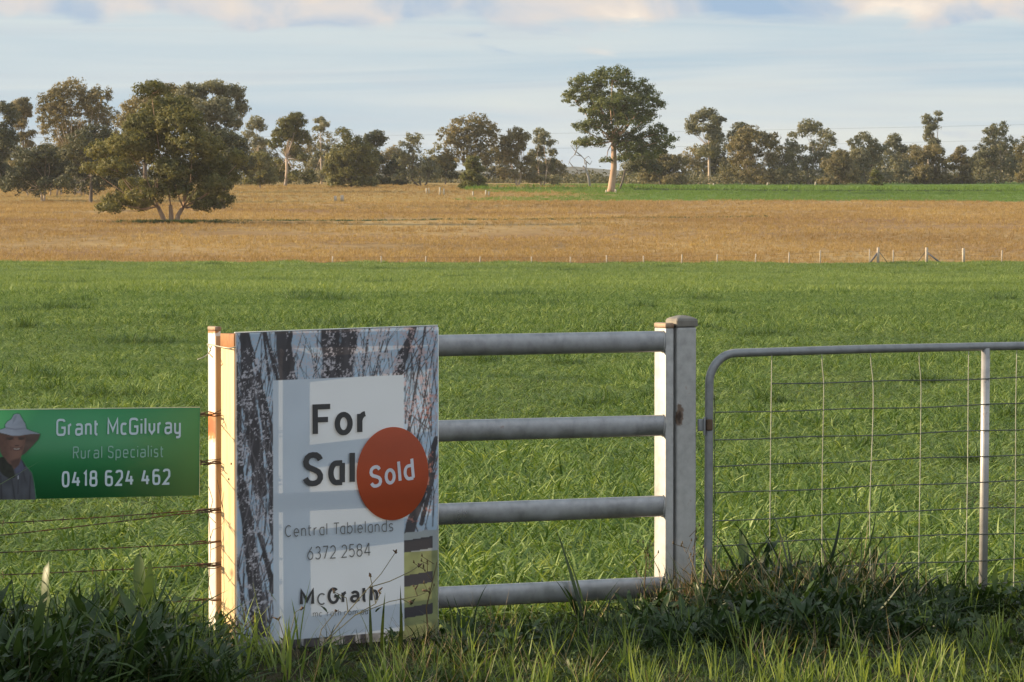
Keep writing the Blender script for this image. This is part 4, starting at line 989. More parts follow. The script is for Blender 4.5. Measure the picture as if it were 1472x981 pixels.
def _pm():
    nt = M['portrait'].node_tree; a = nt.nodes.new('ShaderNodeAttribute'); a.attribute_name = 'ink'; nt.links.new(a.outputs['Color'], nt.nodes['Principled BSDF'].inputs['Base Color']); nt.nodes['Principled BSDF'].inputs['Roughness'].default_value = .45
_pm()
M['gedge'] = plain_mat('pale_raw_edge', (.42, .46, .28), .5)
green_sign()
# ---------------------------------------------------------------- barbed wires
def barbed(name_pts, rad=.0019, barbs=True, seed=0):
    """two strands twisted together with barbs every 12 cm"""
    rr = random.Random(seed); pts = [Vector(p) for p in name_pts]; dense = []
    for a, b in zip(pts, pts[1:]):
        n = max(2, int((b-a).length/.02))
        dense += [a.lerp(b, k/n) for k in range(n)]
    dense.append(pts[-1]); mb = MB()
    for ph in (0, math.pi):
        mb.tube([p+Vector((0, math.cos(i*.9+ph)*rad*1.1, math.sin(i*.9+ph)*rad*1.1)) for i, p in enumerate(dense)], rad, 4, False)
    if barbs:
        for i in range(3, len(dense)-1, 6):
            for _ in range(2):
                d = Vector((rr.uniform(-.4, .4), rr.uniform(-1, 1), rr.choice((-1, 1))*rr.uniform(.5, 1))).normalized()*.014
                mb.tube([dense[i]-d, dense[i]+d], .0013, 3, False)
    return mb
wf = thing('barbed_wire_fence', 'rusty barbed wires running left from the steel strainer post below the green board', 'fence', (0, 0, 0))
def sag(xa, ya, xb, yb, s=3, n=8, off=.0):
    return [fz(xa+(xb-xa)*k/n, ya+(yb-ya)*k/n + s*math.sin(math.pi*k/n), off) for k in range(n+1)]
for k, (xa, ya, xb, yb, s) in enumerate([(-160, 760, 298, 733, 2), (-160, 786, 268, 738, 2), (-160, 799, 304, 781, 2), (-160, 832, 298, 812, 2), (-160, 884, 300, 862, 4), (-160, 603, 300, 596, 1), (-160, 680, 300, 665, 2)]):
    barbed(sag(xa, ya, xb, yb, s, off=.03 if k < 5 else -.01), .0013, k in (0, 3, 5), k).build('wire', M['rusty'], wf)
# wraps and tails round the post
rr = random.Random(5)
for k, (y, n) in enumerate([(596, 5), (665, 6), (734, 7), (781, 3), (813, 7), (862, 3)]):
    mb = MB()
    for q in range(n):
        yy = y + rr.uniform(-3, 3); x0 = rr.uniform(262, 292); x1 = rr.uniform(316, 322)
        mb.tube([fz(x0, yy+rr.uniform(-3, 3), .02), fz(290, yy+rr.uniform(-3, 3), .035), fz(299, yy+rr.uniform(-2, 2), .05), fz(308, yy+rr.uniform(-2, 2), .025), fz(x1, yy-2+rr.uniform(-2, 2), .02)], .0018, 4, False)
    mb.build('wire_wrap', M['rusty'], wf)
for k, pts in enumerate([[(300, 700), (306, 720), (300, 742), (310, 752)], [(312, 690), (322, 740), (330, 790), (322, 806)], [(300, 782), (306, 762), (318, 757), (324, 762), (318, 784), (304, 790)],
                         [(318, 800), (330, 822), (338, 830)], [(300, 740), (303, 790), (300, 840), (306, 870)], [(318, 735), (330, 748), (338, 770)]]):
    mb = MB(); P = [fz(x, y, .05+.10*max(0, (x-316)/22)) for x, y in pts]; mb.tube(P, .0014, 4, False); mb.build('wire_tail', M['rusty'], wf)
# ---------------------------------------------------------------- far fence across the dry paddock
M['far_post'] = plain_mat('weathered_grey_timber', (.50, .42, .33), .8, 0, 0, .2)
M['guard'] = plain_mat('pale_tree_guard', (.42, .38, .29), .7, 0, 0, .1)
def far_fence():
    n_lab = {1262: 'strainer post braced to the left, in the far fence', 1332: 'strainer post braced to the right, in the far fence'}
    xs = [(478, 372, 377), (548, 373, 378), (612, 372, 378), (690, 372, 378), (764, 370, 379), (820, 371, 379), (872, 367, 380), (925, 368, 379), (980, 366, 378), (1031, 366, 378), (1086, 365, 377), (1134, 363, 376), (1179, 360, 374),
          (1250, 358, 371), (1262, 356, 373), (1284, 360, 374), (1332, 356, 373), (1385, 357, 372), (1440, 360, 372)]
    tops = []
    for i, (x, yt, yb) in enumerate(xs):
        X0 = (x-736)/F_PX*300; Y = float(B1(X0))-3; foot = atY(x, yb, Y); foot.z = zz(foot.x, Y); zt = atY(x, yt, Y).z
        h = max(.5, zt-foot.z); strainer = x in n_lab
        rad = .10 if strainer or x == 1385 else .045
        lab = n_lab.get(x) or ('lone thicker wooden post right of the braced strainers' if x == 1385 else 'thin pale fence post %s' % (
            ['far left, just above the tall sale sign', 'above the middle of the tall sale sign', 'above the right part of the tall sale sign', 'just right of the tall sale sign', 'above the left part of the steel rails', 'above the middle of the steel rails', 'straight below the lone tall gum', 'first right of the lone tall gum',
             'above the capped gate post', 'above the rounded gate corner', 'above the second mesh wire', 'above the third mesh gap', 'nearest left of the strainer braces', 'under the left brace', '', 'between the two strainers', '', '', 'near the right edge of the view'][i]))
        r = thing('fence_post', lab, 'post', foot, 0, 'posts of the far paddock fence')
        t = MB(); t.tube([(0, 0, -.2), (0, 0, h*.5), (rr.uniform(-.02, .02), 0, h)], [rad*1.05, rad, rad*.95], 7); t.build('post_shaft', M['far_post'], r, True)
        tops.append(foot+Vector((0, 0, h*.85)))
        if strainer:
            sgn = -1 if x == 1262 else 1; ln = 14 if x == 1262 else 24; sx = sgn*ln/F_PX*Y
            t = MB(); t.tube([(0, -.02, h*.72), (sx, -.05, -.05)], .06, 6); t.build('brace', M['brace'], r, True)
            t = MB(); t.tube([(0, 0, h*.85), (-sgn*(14/F_PX*Y), 0, .1)], .022, 4); t.build('stay_wire', M['wire'], r, True)
    f = thing('far_fence_wires', 'hair-thin wires strung along the far paddock posts', 'wire', (0, 0, 0))
    for k in (0, .3, .6):
        for a, b in zip(tops, tops[1:]):
            if abs(a.x-b.x) < 9:
                t = MB(); t.tube([a-Vector((0, 0, k)), b-Vector((0, 0, k))], .006, 3, False); t.build('wire', M['wire'], f)
M['brace'] = plain_mat('dark_brace_timber', (.16, .15, .16), .8, 0, 0, .2)
far_fence()
for i, (x, yt, yb, Y, wd, lab) in enumerate([(482, 279, 287, 655, .22, 'left of two stumpy pale stakes at the edge of the dry paddock'), (492, 278, 287, 655, .26, 'right of two stumpy pale stakes at the edge of the dry paddock'),
        (613, 273, 281, 700, .12, 'leftmost white tree guard of the first close pair'), (617, 273, 281, 700, .10, 'second white tree guard of the first close pair'), (632, 272, 283, 690, .14, 'tall white tree guard left of the wide pinkish gum'), (638, 274, 283, 690, .14, 'shorter white tree guard beside the tall one'),
        (680, 278, 285, 680, .14, 'single white tree guard below the yellow-green bush'), (698, 275, 284, 680, .12, 'left stake of the V-shaped pair'), (702, 277, 284, 680, .14, 'right stake of the V-shaped pair'),
        (872, 273, 277, 708, .14, 'short white stake left of the lone gum trunk'), (885, 272, 277, 706, .16, 'short white stake right of the lone gum trunk'), (1026, 262, 266, 830, .16, 'small white stake by the tall pale gum'), (1103, 260, 264, 850, .16, 'small white stake by the rounded brown gum'), (1172, 258, 263, 850, .16, 'small white stake by the half-dark gum')]):
    foot = atY(x, yb, Y); foot.z = zz(foot.x, Y); h = (yb-yt)/F_PX*Y; t = MB(); t.tube([(0, 0, -.2), (rr.uniform(-.1, .1), 0, h)], [wd, wd*.85], 6)
    r = thing('stake', lab, 'stake', foot, 0, 'pale stakes and tree guards'); t.build('stake_shaft', M['far_post'] if i < 2 else M['guard'], r, True)
# power lines, strung from poles outside the view
def power():
    r = thing('power_line', 'two thin power wires crossing before the far trees from the left edge', 'power line', (0, 0, 0))
    for k, (ya, yb, yc, YY) in enumerate([(222, 223, 198, 560), (201, 203, 176, 562)]):
        A, B = atY(-420, ya-3, YY), atY(1900, yc-8, YY); n = 40
        P = [A.lerp(B, i/n) + Vector((0, 0, -(1.2)*4*(i/n)*(1-i/n)*.7)) for i in range(n+1)]
        t = MB(); t.tube(P, .009, 4, False); t.build('wire', M['wire'], r)
    for px in (-420, 1900):
        f = atY(px, 262, 561); f.z = zz(f.x, 561); q = thing('power_pole', 'timber power pole beyond the '+('left' if px < 0 else 'right')+' edge of the view', 'pole', f, 0, 'power poles')
        t = MB(); t.tube([(0, 0, -.3), (0, 0, 9)], [.16, .11], 8); t.build('pole_shaft', M['far_post'], q, True); t = MB(); t.box((0, -.15, 8.3), (2.2, .1, .12)); t.build('crossarm', M['far_post'], q)
power()
# pale shed roof glimpsed at the far left
def shed():
    Y = 900; c = atY(28, 270, Y); g = zz(c.x, Y); r = thing('farm_shed', 'long pale farm shed glimpsed low between trunks at the far left', 'shed', (c.x, Y, g))
    t = MB(); t.box((0, 2, 1.1), (11, 5, 2.2)); t.build('wall', M['shed'], r)
    t = MB(); t.add([(-5.8, -1, 2.2), (5.8, -1, 2.2), (5.8, 2, 3.1), (-5.8, 2, 3.1), (5.8, 5, 2.2), (-5.8, 5, 2.2), (-5.8, -1, 2.1), (5.8, -1, 2.1)], [(0, 1, 2, 3), (3, 2, 4, 5), (6, 7, 1, 0)], [(0, 3, 5), (1, 4, 2)]); t.build('roof', M['shed2'], r)
M['shed'] = plain_mat('pale_green_cladding', (.48, .50, .38), .7); M['shed2'] = plain_mat('zinc_roof', (.5, .52, .52), .5, .3)
shed()
# ---------------------------------------------------------------- grass
M['crop'] = leaf_mat('oat_crop_leaf', (.030, .070, .014), (.120, .200, .042), (.38, .46, .17), .28, patch=(.06, .12, .024), patch_scale=.55, rough=.5, spec=.3)
M['crop_far'] = leaf_mat('oat_crop_leaf_distant', (.085, .150, .028), (.160, .235, .058), (.35, .42, .15), .32, patch=(.09, .155, .036), patch_scale=.08)
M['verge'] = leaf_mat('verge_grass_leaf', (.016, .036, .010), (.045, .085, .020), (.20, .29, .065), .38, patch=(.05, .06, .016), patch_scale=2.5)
M['verge_sunlit'] = leaf_mat('sunlit_verge_leaf', (.08, .13, .028), (.16, .23, .05), (.30, .36, .11), .42)  # brighter leaf copy, sunlit tips put into the colour
M['herb'] = leaf_mat('verge_herb_leaf', (.03, .055, .016), (.07, .11, .03), (.16, .19, .06), .3)
M['rank'] = leaf_mat('rank_weed_leaf', (.015, .034, .011), (.034, .068, .018), (.11, .17, .045), .25, rough=.42)
M['straw'] = leaf_mat('dry_straw', (.13, .09, .045), (.24, .18, .095), (.40, .32, .19), .2)
M['drytuft'] = leaf_mat('dry_paddock_grass', (.25, .165, .07), (.37, .255, .105), (.50, .38, .17), .3, patch=(.19, .115, .055), patch_scale=.03)
M['farcrop'] = leaf_mat('far_crop_leaf', (.085, .155, .025), (.12, .21, .035), (.16, .26, .05), .36)
def blade(mb, base, az, length, width, bend, lean=.15, seg=4, fold=.25, twist=0.0):
    """one grass leaf: rises, bends over, tapers to a point"""
    d = Vector((math.cos(az), math.sin(az), 0)); side = Vector((-math.sin(az), math.cos(az), 0)); p = Vector(base); th = lean; V = []; n = seg
    for i in range(n+1):
        t = i/n; w_ = width*(1-t**2.2)*(.55+.9*min(1, t*3)*(1 if t < .4 else 1))*.62
        s2 = (side*math.cos(twist*t)+Vector((0, 0, 1))*math.sin(twist*t))
        if i < n: V += [tuple(p-s2*w_/2), tuple(p+s2*w_/2)]
        else: V.append(tuple(p))
        th += bend/n; p = p + (d*math.sin(th)+Vector((0, 0, 1))*math.cos(th))*length/n
    Q = [(2*i, 2*i+1, 2*i+3, 2*i+2) for i in range(n-1)]
    mb.add(V, Q, [(2*n-2, 2*n-1, 2*n)])
def tuft(name, mat, n, h, wd, spread, bend=(.3, 1.9), seg=4, lean=(.05, .5), seed=0, stems=0, twist=0):
    rd = random.Random(seed); mb = MB()
    for i in range(n):
        a = rd.uniform(0, 6.283); r_ = spread*rd.random()**.5; b = rd.uniform(0, 6.283)
        blade(mb, (math.cos(a)*r_, math.sin(a)*r_, -.01), b, h*rd.uniform(.55, 1.15), wd*rd.uniform(.6, 1.25), rd.uniform(*bend), rd.uniform(*lean), seg, twist=rd.uniform(-twist, twist))
    V = np.concatenate(mb.V); ti = np.concatenate([np.full(len(v), rd.random()) for v in mb.V])
    return mesh_np(name, V, mb.Q, mb.T, mat, None, False, link=False, attr={'tint': ('FLOAT', ti)})
def broadleaf(name, mat, n, L_, W_, seed=0, zr=.16):
    """rosette / stalk of broad pointed leaves"""
    rd = random.Random(seed); mb = MB()
    for i in range(n):
        az = rd.uniform(0, 6.283); z0 = rd.uniform(0, zr); d = Vector((math.cos(az), math.sin(az), 0)); side = Vector((-math.sin(az), math.cos(az), 0))
        p = Vector((0, 0, z0))+d*.02; th = rd.uniform(.1, .9); bend = rd.uniform(.4, 1.7); n_ = 6; ln = L_*rd.uniform(.6, 1.2); wd = W_*rd.uniform(.7, 1.3); V = []; cup = rd.uniform(.1, .5)
        for k in range(n_+1):
            t = k/n_; w_ = wd*max(.06, math.sin(math.pi*min(1, (t*.92+.05)))**.8); up_ = Vector((0, 0, 1))*w_*cup*.5+side*0
            wav = .006*math.sin(t*14+i)
            V += [tuple(p-side*w_/2+up_+Vector((0, 0, wav))), tuple(p), tuple(p+side*w_/2+up_-Vector((0, 0, wav)))]
            th += bend/n_; p = p+(d*math.sin(th)+Vector((0, 0, 1))*math.cos(th))*ln/n_
        Q = []
        for k in range(n_): a = 3*k; Q += [(a, a+1, a+4, a+3), (a+1, a+2, a+5, a+4)]
        mb.add(V, Q)
    return mesh_np(name, np.concatenate(mb.V), mb.Q, mb.T, mat, None, True, link=False, attr={'tint': ('FLOAT', np.concatenate([np.full(len(v), rd.random()*.8) for v in mb.V]))})
def scatter(name, label, cat, protos, P, scl, rotz, tilt=.12, idx=None, lean_dir=None):
    """points that carry instances of the leaf tufts: growth nobody could count"""
    n = len(P); me = bpy.data.meshes.new(name); me.vertices.add(n); me.vertices.foreach_set('co', np.asarray(P, np.float32).ravel())
    rot = np.zeros((n, 3), np.float32); rot[:, 2] = rotz; rot[:, 0] = rng.normal(0, tilt, n); rot[:, 1] = rng.normal(0, tilt, n)
    if lean_dir is not None: rot[:, 0] += lean_dir[0]; rot[:, 1] += lean_dir[1]
    a = me.attributes.new('rot', 'FLOAT_VECTOR', 'POINT'); a.data.foreach_set('vector', rot.ravel())
    s = np.asarray(scl, np.float32); s = np.repeat(s[:, None], 3, 1) if s.ndim == 1 else s
    a = me.attributes.new('scl', 'FLOAT_VECTOR', 'POINT'); a.data.foreach_set('vector', s.ravel())
    a = me.attributes.new('idx', 'INT', 'POINT'); a.data.foreach_set('value', (rng.integers(0, len(protos), n) if idx is None else idx).astype(np.int32))
    o = bpy.data.objects.new(name, me); sc.collection.objects.link(o)
    col = bpy.data.collections.new(name+'_leaves')
    for p in protos: col.objects.link(p)
    ng = bpy.data.node_groups.new(name+'_growth', 'GeometryNodeTree')
    ng.interface.new_socket('Geometry', in_out='INPUT', socket_type='NodeSocketGeometry'); ng.interface.new_socket('Geometry', in_out='OUTPUT', socket_type='NodeSocketGeometry')
    N, L = ng.nodes, ng.links; gi = N.new('NodeGroupInput'); go = N.new('NodeGroupOutput')
    ci = N.new('GeometryNodeCollectionInfo'); ci.inputs[0].default_value = col; ci.inputs['Separate Children'].default_value = True; ci.inputs['Reset Children'].default_value = True
    ip = N.new('GeometryNodeInstanceOnPoints'); ip.inputs['Pick Instance'].default_value = True
    def na(k, t):
        x = N.new('GeometryNodeInputNamedAttribute'); x.data_type = t; x.inputs[0].default_value = k; return x.outputs[0]
    L.new(gi.outputs[0], ip.inputs['Points']); L.new(ci.outputs[0], ip.inputs['Instance']); L.new(na('idx', 'INT'), ip.inputs['Instance Index'])
    L.new(na('rot', 'FLOAT_VECTOR'), ip.inputs['Rotation']); L.new(na('scl', 'FLOAT_VECTOR'), ip.inputs['Scale']); L.new(ip.outputs[0], go.inputs[0])
    md = o.modifiers.new('growth', 'NODES'); md.node_group = ng
    return tag(o, label, cat, None, 'stuff')
def vnoise(X, Y, s, seed, sy=None):
    g = np.random.default_rng(seed).random((128, 128)); x = (X/s+500) % 126; y = (Y/(sy or s)+500) % 126
    i, j = x.astype(int), y.astype(int); f, h = x-i, y-j; f = f*f*(3-2*f); h = h*h*(3-2*h)
    return (g[i, j]*(1-f)+g[i+1, j]*f)*(1-h)+(g[i, j+1]*(1-f)+g[i+1, j+1]*f)*h
HALF = .1135
def sample(y0, y1, dens, pad=1.25, extra=1.0):
    """points on the ground in the wedge the road side can see, with margin"""
    A = HALF*pad*(y1*y1-y0*y0)+2*extra*(y1-y0); n = int(A*dens)
    u = rng.random(int(n*1.02)+1); Y = np.sqrt(y0*y0+u*(y1*y1-y0*y0)); X = (rng.random(len(u))*2-1)*(HALF*pad*Y+extra)
    return X, Y
def fence_y(X): return P0.y + (X-P0.x)*math.tan(TH)
# the crop behind the fence
Xs, Ys, Ss = [], [], []
for y0, y1, dens, sc_ in ((15.5, 24, 210, 1.12), (24, 36, 190, 1.0), (36, 60, 150, .92), (60, 100, 70, 1.0), (100, 160, 22, 1.35), (160, 232, 12, 1.6), (232, 330, 8, 1.9)):
    X, Y = sample(y0, y1, dens)
    if y0 < 30: k = Y > fence_y(X)+.32; X, Y = X[k], Y[k]
    k = Y < B1(X)+(vnoise(X, X*0, 2.5, 33)+.6*vnoise(X, Y, .8, 34)-.9)*9; X, Y = X[k], Y[k]
    Xs.append(X); Ys.append(Y); Ss.append(np.full(len(X), sc_)*(.75+.5*rng.random(len(X))))
X = np.concatenate(Xs); Y = np.concatenate(Ys); S = np.concatenate(Ss)
lum = vnoise(X, Y, 1.6, 1, 4.0)*.55 + vnoise(X, Y, .55, 2, 1.2)*.3 + vnoise(X, Y, 7, 3, 16)*.25      # ranker patches among lower growth
lum = np.where(Y > 60, vnoise(X, Y, 5, 4, 16)*.65+vnoise(X, Y, 1.8, 5, 6)*.35, lum)
hz = .60 + .80*np.clip((lum-.38)/.34, 0, 1)**1.3
hz = np.where(Y > 60, .75+.6*np.clip((lum-.45)/.3, 0, 1), hz)
near = Y < 110
Vn = np.stack([X, Y, zg(X, Y)], 1)
hs = S*hz; sv = np.stack([S*(.6+.4*hz), S*(.6+.4*hz), np.where(near, hs, np.minimum(hs, hz*1.35))], 1)
def protos(tag_, mat, k, **kw): return [tuft(tag_, mat, seed=100+i, **kw) for i in range(k)]
crop_p = protos('crop_tuft', M['crop'], 9, n=18, h=.155, wd=.0100, spread=.085, bend=(.7, 2.8), seg=4, lean=(.05, 1.0), twist=1.4)
scatter('crop', 'green leafy cereal crop covering the near paddock behind the fence', 'crop', crop_p, Vn[near], sv[near], rng.uniform(0, 6.28, near.sum()))
crop_f = protos('crop_clump', M['crop_far'], 6, n=26, h=.17, wd=.017, spread=.17, bend=(.4, 2.2), seg=3)
scatter('distant_crop', 'green cereal crop farther off, up to the dry paddock', 'crop', crop_f, Vn[~near], sv[~near], rng.uniform(0, 6.28, (~near).sum()))
# ranker patches in the crop, their dark green also standing in for shade
def ground_hit(px, py):
    r = ray(px, py); Yv = np.geomspace(14, 900, 4000); X = r.x/r.y*Yv; z = CAM_Z + r.z/r.y*Yv; k = np.argmax(z < zg(X, Yv)+.05); return X[k], Yv[k]
DP = [(117, 434, 45), (78, 558, 70), (193, 490, 120), (185, 543, 90), (495, 468, 130), (267, 408, 60), (53, 410, 60), (388, 404, 50), (320, 387, 30), (550, 388, 40), (586, 429, 60), (30, 470, 50), (240, 460, 40),
      (1110, 572, 60), (1440, 497, 90), (1455, 596, 50), (1155, 668, 55), (860, 580, 120), (995, 645, 60), (1090, 592, 40), (1380, 402, 60), (1235, 377, 110), (745, 622, 60), (1300, 380, 60), (900, 470, 70), (770, 440, 50),
      (1010, 430, 60), (1210, 455, 70), (1330, 545, 60), (700, 515, 60), (660, 400, 50), (820, 390, 60), (1130, 395, 50), (960, 385, 50), (1240, 640, 60), (690, 690, 50), (780, 700, 60), (1050, 520, 50), (1400, 660, 50), (40, 640, 60), (130, 390, 60), (440, 430, 50), (1440, 430, 60), (1180, 610, 40)]
for _ in range(40): DP.append((rng.uniform(-250, 1720), 380+ (rng.random()**2)*230, rng.uniform(20, 130)))
PX, PY, PS = [], [], []
for px, py, w_ in DP:
    x, y = ground_hit(px, py); hw = w_/F_PX*y*.5; dpt = hw*rng.uniform(.7, 1.6); n = int(min(600, max(30, hw*dpt*3.1*(190 if y < 60 else 70 if y < 130 else 24))))
    a = rng.uniform(0, 6.28, n); q = rng.random(n)**.6; PX.append(x+np.cos(a)*q*hw+rng.normal(0, hw*.25, n)); PY.append(y+np.sin(a)*q*dpt+rng.normal(0, dpt*.25, n)); PS.append((1.0-.45*q)*(1.0 if y < 60 else 1.35 if y < 130 else 1.8)*(.8+.4*rng.random(n)))
X, Y, S = map(np.concatenate, (PX, PY, PS)); k = (Y > fence_y(X)+.4) & (Y < B1(X)-1); X, Y, S = X[k], Y[k], S[k]
M['crop_rank'] = leaf_mat('shaded_rank_crop_leaf', (.030, .068, .016), (.075, .135, .028), (.20, .28, .065), .22)
scatter('shaded_rank_crop', 'darker taller patches of growth standing out of the crop', 'crop', protos('rank_crop_tuft', M['crop_rank'], 6, n=18, h=.25, wd=.012, spread=.13, bend=(.6, 2.5), seg=4, twist=.8),
        np.stack([X, Y, zg(X, Y)], 1), S, rng.uniform(0, 6.28, len(X)))
# dry paddock
Xs, Ys, Ss = [], [], []
for y0, y1, dens, sc_ in ((285, 380, 1.6, 1.0), (380, 520, 1.0, 1.15), (520, 660, .7, 1.3)):
    X, Y = sample(y0, y1, dens, 1.2, 4); k = (Y > B1(X)) & (Y < B2(X)-1); Xs.append(X[k]); Ys.append(Y[k]); Ss.append(np.full(k.sum(), sc_)*(.5+.8*rng.random(k.sum())))
X = np.concatenate(Xs); Y = np.concatenate(Ys); S = np.concatenate(Ss)
k = (vnoise(X, Y, 12, 8, 20)+rng.random(len(X))*.5) > .55; X, Y, S = X[k], Y[k], S[k]
dp = protos('dry_tuft', M['drytuft'], 5, n=22, h=.30, wd=.035, spread=.30, bend=(.2, 1.3), seg=2)
scatter('dry_grass', 'tan dry grass tussocks across the middle paddock', 'grass', dp, np.stack([X, Y, zg(X, Y)], 1), S, rng.uniform(0, 6.28, len(X)))
X, Y = sample(640, 800, .5, 1.2, 4); k = (X*.02 + vnoise(X, Y, 30, 9)*.9) < .75; X, Y = X[k], Y[k]
scatter('far_dry_grass', 'dry grass before the far trees at the left', 'grass', protos('far_dry_tuft', M['drytuft'], 3, n=22, h=.35, wd=.05, spread=.45, bend=(.2, 1.3), seg=2), np.stack([X, Y, zg(X, Y)], 1), .5+.8*rng.random(len(X)), rng.uniform(0, 6.28, len(X)))
# far crop, mostly to the right
X, Y = sample(640, 830, .55, 1.2, 4); k = (Y > B2(X)+1) & ((X*.02 + vnoise(X, Y, 30, 9)*.9) > .62); X, Y = X[k], Y[k]
hh = .8+1.4*(np.abs(Y-(742+6*np.sin(X*.05))) < 3)
fp = protos('far_crop_clump', M['farcrop'], 4, n=26, h=.42, wd=.06, spread=.55, bend=(.3, 1.4), seg=2)
scatter('far_crop', 'bright green crop beyond the dry paddock at the right', 'crop', fp, np.stack([X, Y, zg(X, Y)], 1), hh*(.7+.6*rng.random(len(X))), rng.uniform(0, 6.28, len(X)))
# a dark furrow line across the dry paddock and another in the far crop
t_ = rng.random(900); A_, B_ = ground_hit(300, 317.5), ground_hit(1100, 311.5)
X1 = A_[0]+(B_[0]-A_[0])*t_+rng.normal(0, .4, 900); Y1 = A_[1]+(B_[1]-A_[1])*t_+rng.normal(0, 1.0, 900)+2*np.sin(t_*19)
X2 = rng.uniform(20, 110, 700); Y2 = 735+3*np.sin(X2*.09)+rng.normal(0, 1.0, 700)
X, Y = np.concatenate([X1, X2]), np.concatenate([Y1, Y2])
fw = protos('furrow_tuft', M['rank'], 3, n=24, h=.30, wd=.05, spread=.4, seg=2)
scatter('furrow_growth', 'thin dark lines of growth in furrows across the dry paddock and far crop', 'grass', fw, np.stack([X, Y, zg(X, Y)], 1), np.where(Y > 600, 1.5, .55+.4*rng.random(len(X))), rng.uniform(0, 6.28, len(X)))
# green growth under the nearest tree
c = atY(246, 319, 448); n = 500; X = c.x+rng.normal(-1.0, 2.6, n)+rng.random(n)*3; Y = 447.5+rng.normal(0, .9, n)
gt = protos('green_undergrowth', M['rank'], 3, n=26, h=.5, wd=.05, spread=.4, seg=2)
scatter('undergrowth', 'dark green growth at the foot of the nearest tree', 'grass', gt, np.stack([X, Y, zg(X, Y)], 1), .6+.6*rng.random(n), rng.uniform(0, 6.28, n))
# ---------------------------------------------------------------- verge on the road side of the fence
def bare(X, Y): return (X > -1.08) & (X < -.05) & (Y > fence_y(X)-.62)      # worn ground at the foot of the board
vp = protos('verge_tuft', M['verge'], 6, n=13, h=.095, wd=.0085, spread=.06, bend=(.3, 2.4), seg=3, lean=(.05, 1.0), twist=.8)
vt = protos('verge_tall_tuft', M['verge_sunlit'], 5, n=6, h=.21, wd=.010, spread=.03, bend=(.1, .9), seg=4, lean=(.02, .3))
X, Y = sample(14.6, 20.5, 430, 1.25, .6); k = (Y < fence_y(X)+.45) & (vnoise(X, Y, .28, 16) + .5*vnoise(X, Y, .9, 17) > .56) & ((X < -.9) | (Y < fence_y(X)-np.where(X < -.2, .62, .55))) & ~bare(X, Y); X, Y = X[k], Y[k]
s = (.45+.75*rng.random(len(X)))*(.5+.8*vnoise(X, Y, .35, 12))
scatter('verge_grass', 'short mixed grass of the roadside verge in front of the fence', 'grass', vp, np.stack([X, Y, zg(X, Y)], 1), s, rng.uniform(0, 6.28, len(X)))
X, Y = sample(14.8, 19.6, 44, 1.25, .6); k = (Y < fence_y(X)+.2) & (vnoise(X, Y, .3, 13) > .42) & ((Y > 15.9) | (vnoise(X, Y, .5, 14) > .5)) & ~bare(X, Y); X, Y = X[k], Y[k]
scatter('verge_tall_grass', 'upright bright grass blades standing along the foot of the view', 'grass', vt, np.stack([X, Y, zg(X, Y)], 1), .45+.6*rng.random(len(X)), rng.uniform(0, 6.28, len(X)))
hb = [broadleaf('verge_herb', M['herb'], 12, .045, .016, seed=40+i, zr=.03) for i in range(4)]
X, Y = sample(14.8, 19.8, 75, 1.25, .6); k = (Y < fence_y(X)+.1) & (vnoise(X, Y, .45, 19) > .42) & ~bare(X, Y); X, Y = X[k], Y[k]
scatter('verge_herbs', 'low leafy herbs mixed into the roadside grass', 'weeds', hb, np.stack([X, Y, zg(X, Y)], 1), .5+.8*rng.random(len(X)), rng.uniform(0, 6.28, len(X)), .3)
# straw and dead stalks lying in the verge
sp_ = protos('straw_tuft', M['straw'], 4, n=7, h=.20, wd=.0035, spread=.05, bend=(-.3, .6), seg=3, lean=(.3, 1.45))
X, Y = sample(15.2, 19.8, 11, 1.2, .5); k = (Y < fence_y(X)+.35) & (vnoise(X, Y, .6, 15) > .45); X, Y = X[k], Y[k]
scatter('straw', 'dead straw lying and leaning in the verge', 'straw', sp_, np.stack([X, Y, zg(X, Y)+.01], 1), .6+.7*rng.random(len(X)), rng.uniform(0, 6.28, len(X)))
# rank dark weeds: left corner and the flopped bank under the gate
M['bank'] = leaf_mat('shadowed_bank_leaf', (.010, .022, .008), (.022, .046, .013), (.075, .12, .032), .2)  # darker leaf copy: shadow over the bank and rail foot put into the colour
rk_shade = protos('shadowed_bank_grass', M['bank'], 6, n=13, h=.36, wd=.014, spread=.05, bend=(.3, 2.4), seg=6, lean=(.05, .9), twist=.7)
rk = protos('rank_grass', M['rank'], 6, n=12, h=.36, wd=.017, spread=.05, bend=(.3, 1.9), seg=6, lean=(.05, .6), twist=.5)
bl = [broadleaf('broad_weed', M['rank'], 10, .18, .038, seed=i) for i in range(3)]
def region(n, pxy0, pxy1, fe0, fe1):
    """points between two picture columns, fe metres out from the fence line towards the road"""
    t = rng.random(n); pxx = pxy0+(pxy1-pxy0)*t; fe = fe0+(fe1-fe0)*rng.random(n); X = np.zeros(n); Y = np.zeros(n)
    for i in range(n):
        p = on_plane(pxx[i], 700, P0+NF*fe[i], NF); X[i], Y[i] = p.x, p.y
    return X, Y, pxx, fe
X, Y, pxx, fe = region(420, -160, 330, .08, 1.35); s = (.60+.65*rng.random(420))*np.where(pxx > 250, .75, 1.0)
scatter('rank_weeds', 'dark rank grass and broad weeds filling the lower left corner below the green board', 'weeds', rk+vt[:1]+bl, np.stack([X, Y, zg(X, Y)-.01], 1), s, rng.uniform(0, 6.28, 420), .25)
X, Y, pxx, fe = region(760, 740, 1370, -.05, 1.0); s = (.55+.6*rng.random(760))*(1.1-.45*fe)*(1.35-1.0*np.abs(pxx-1150)/340)
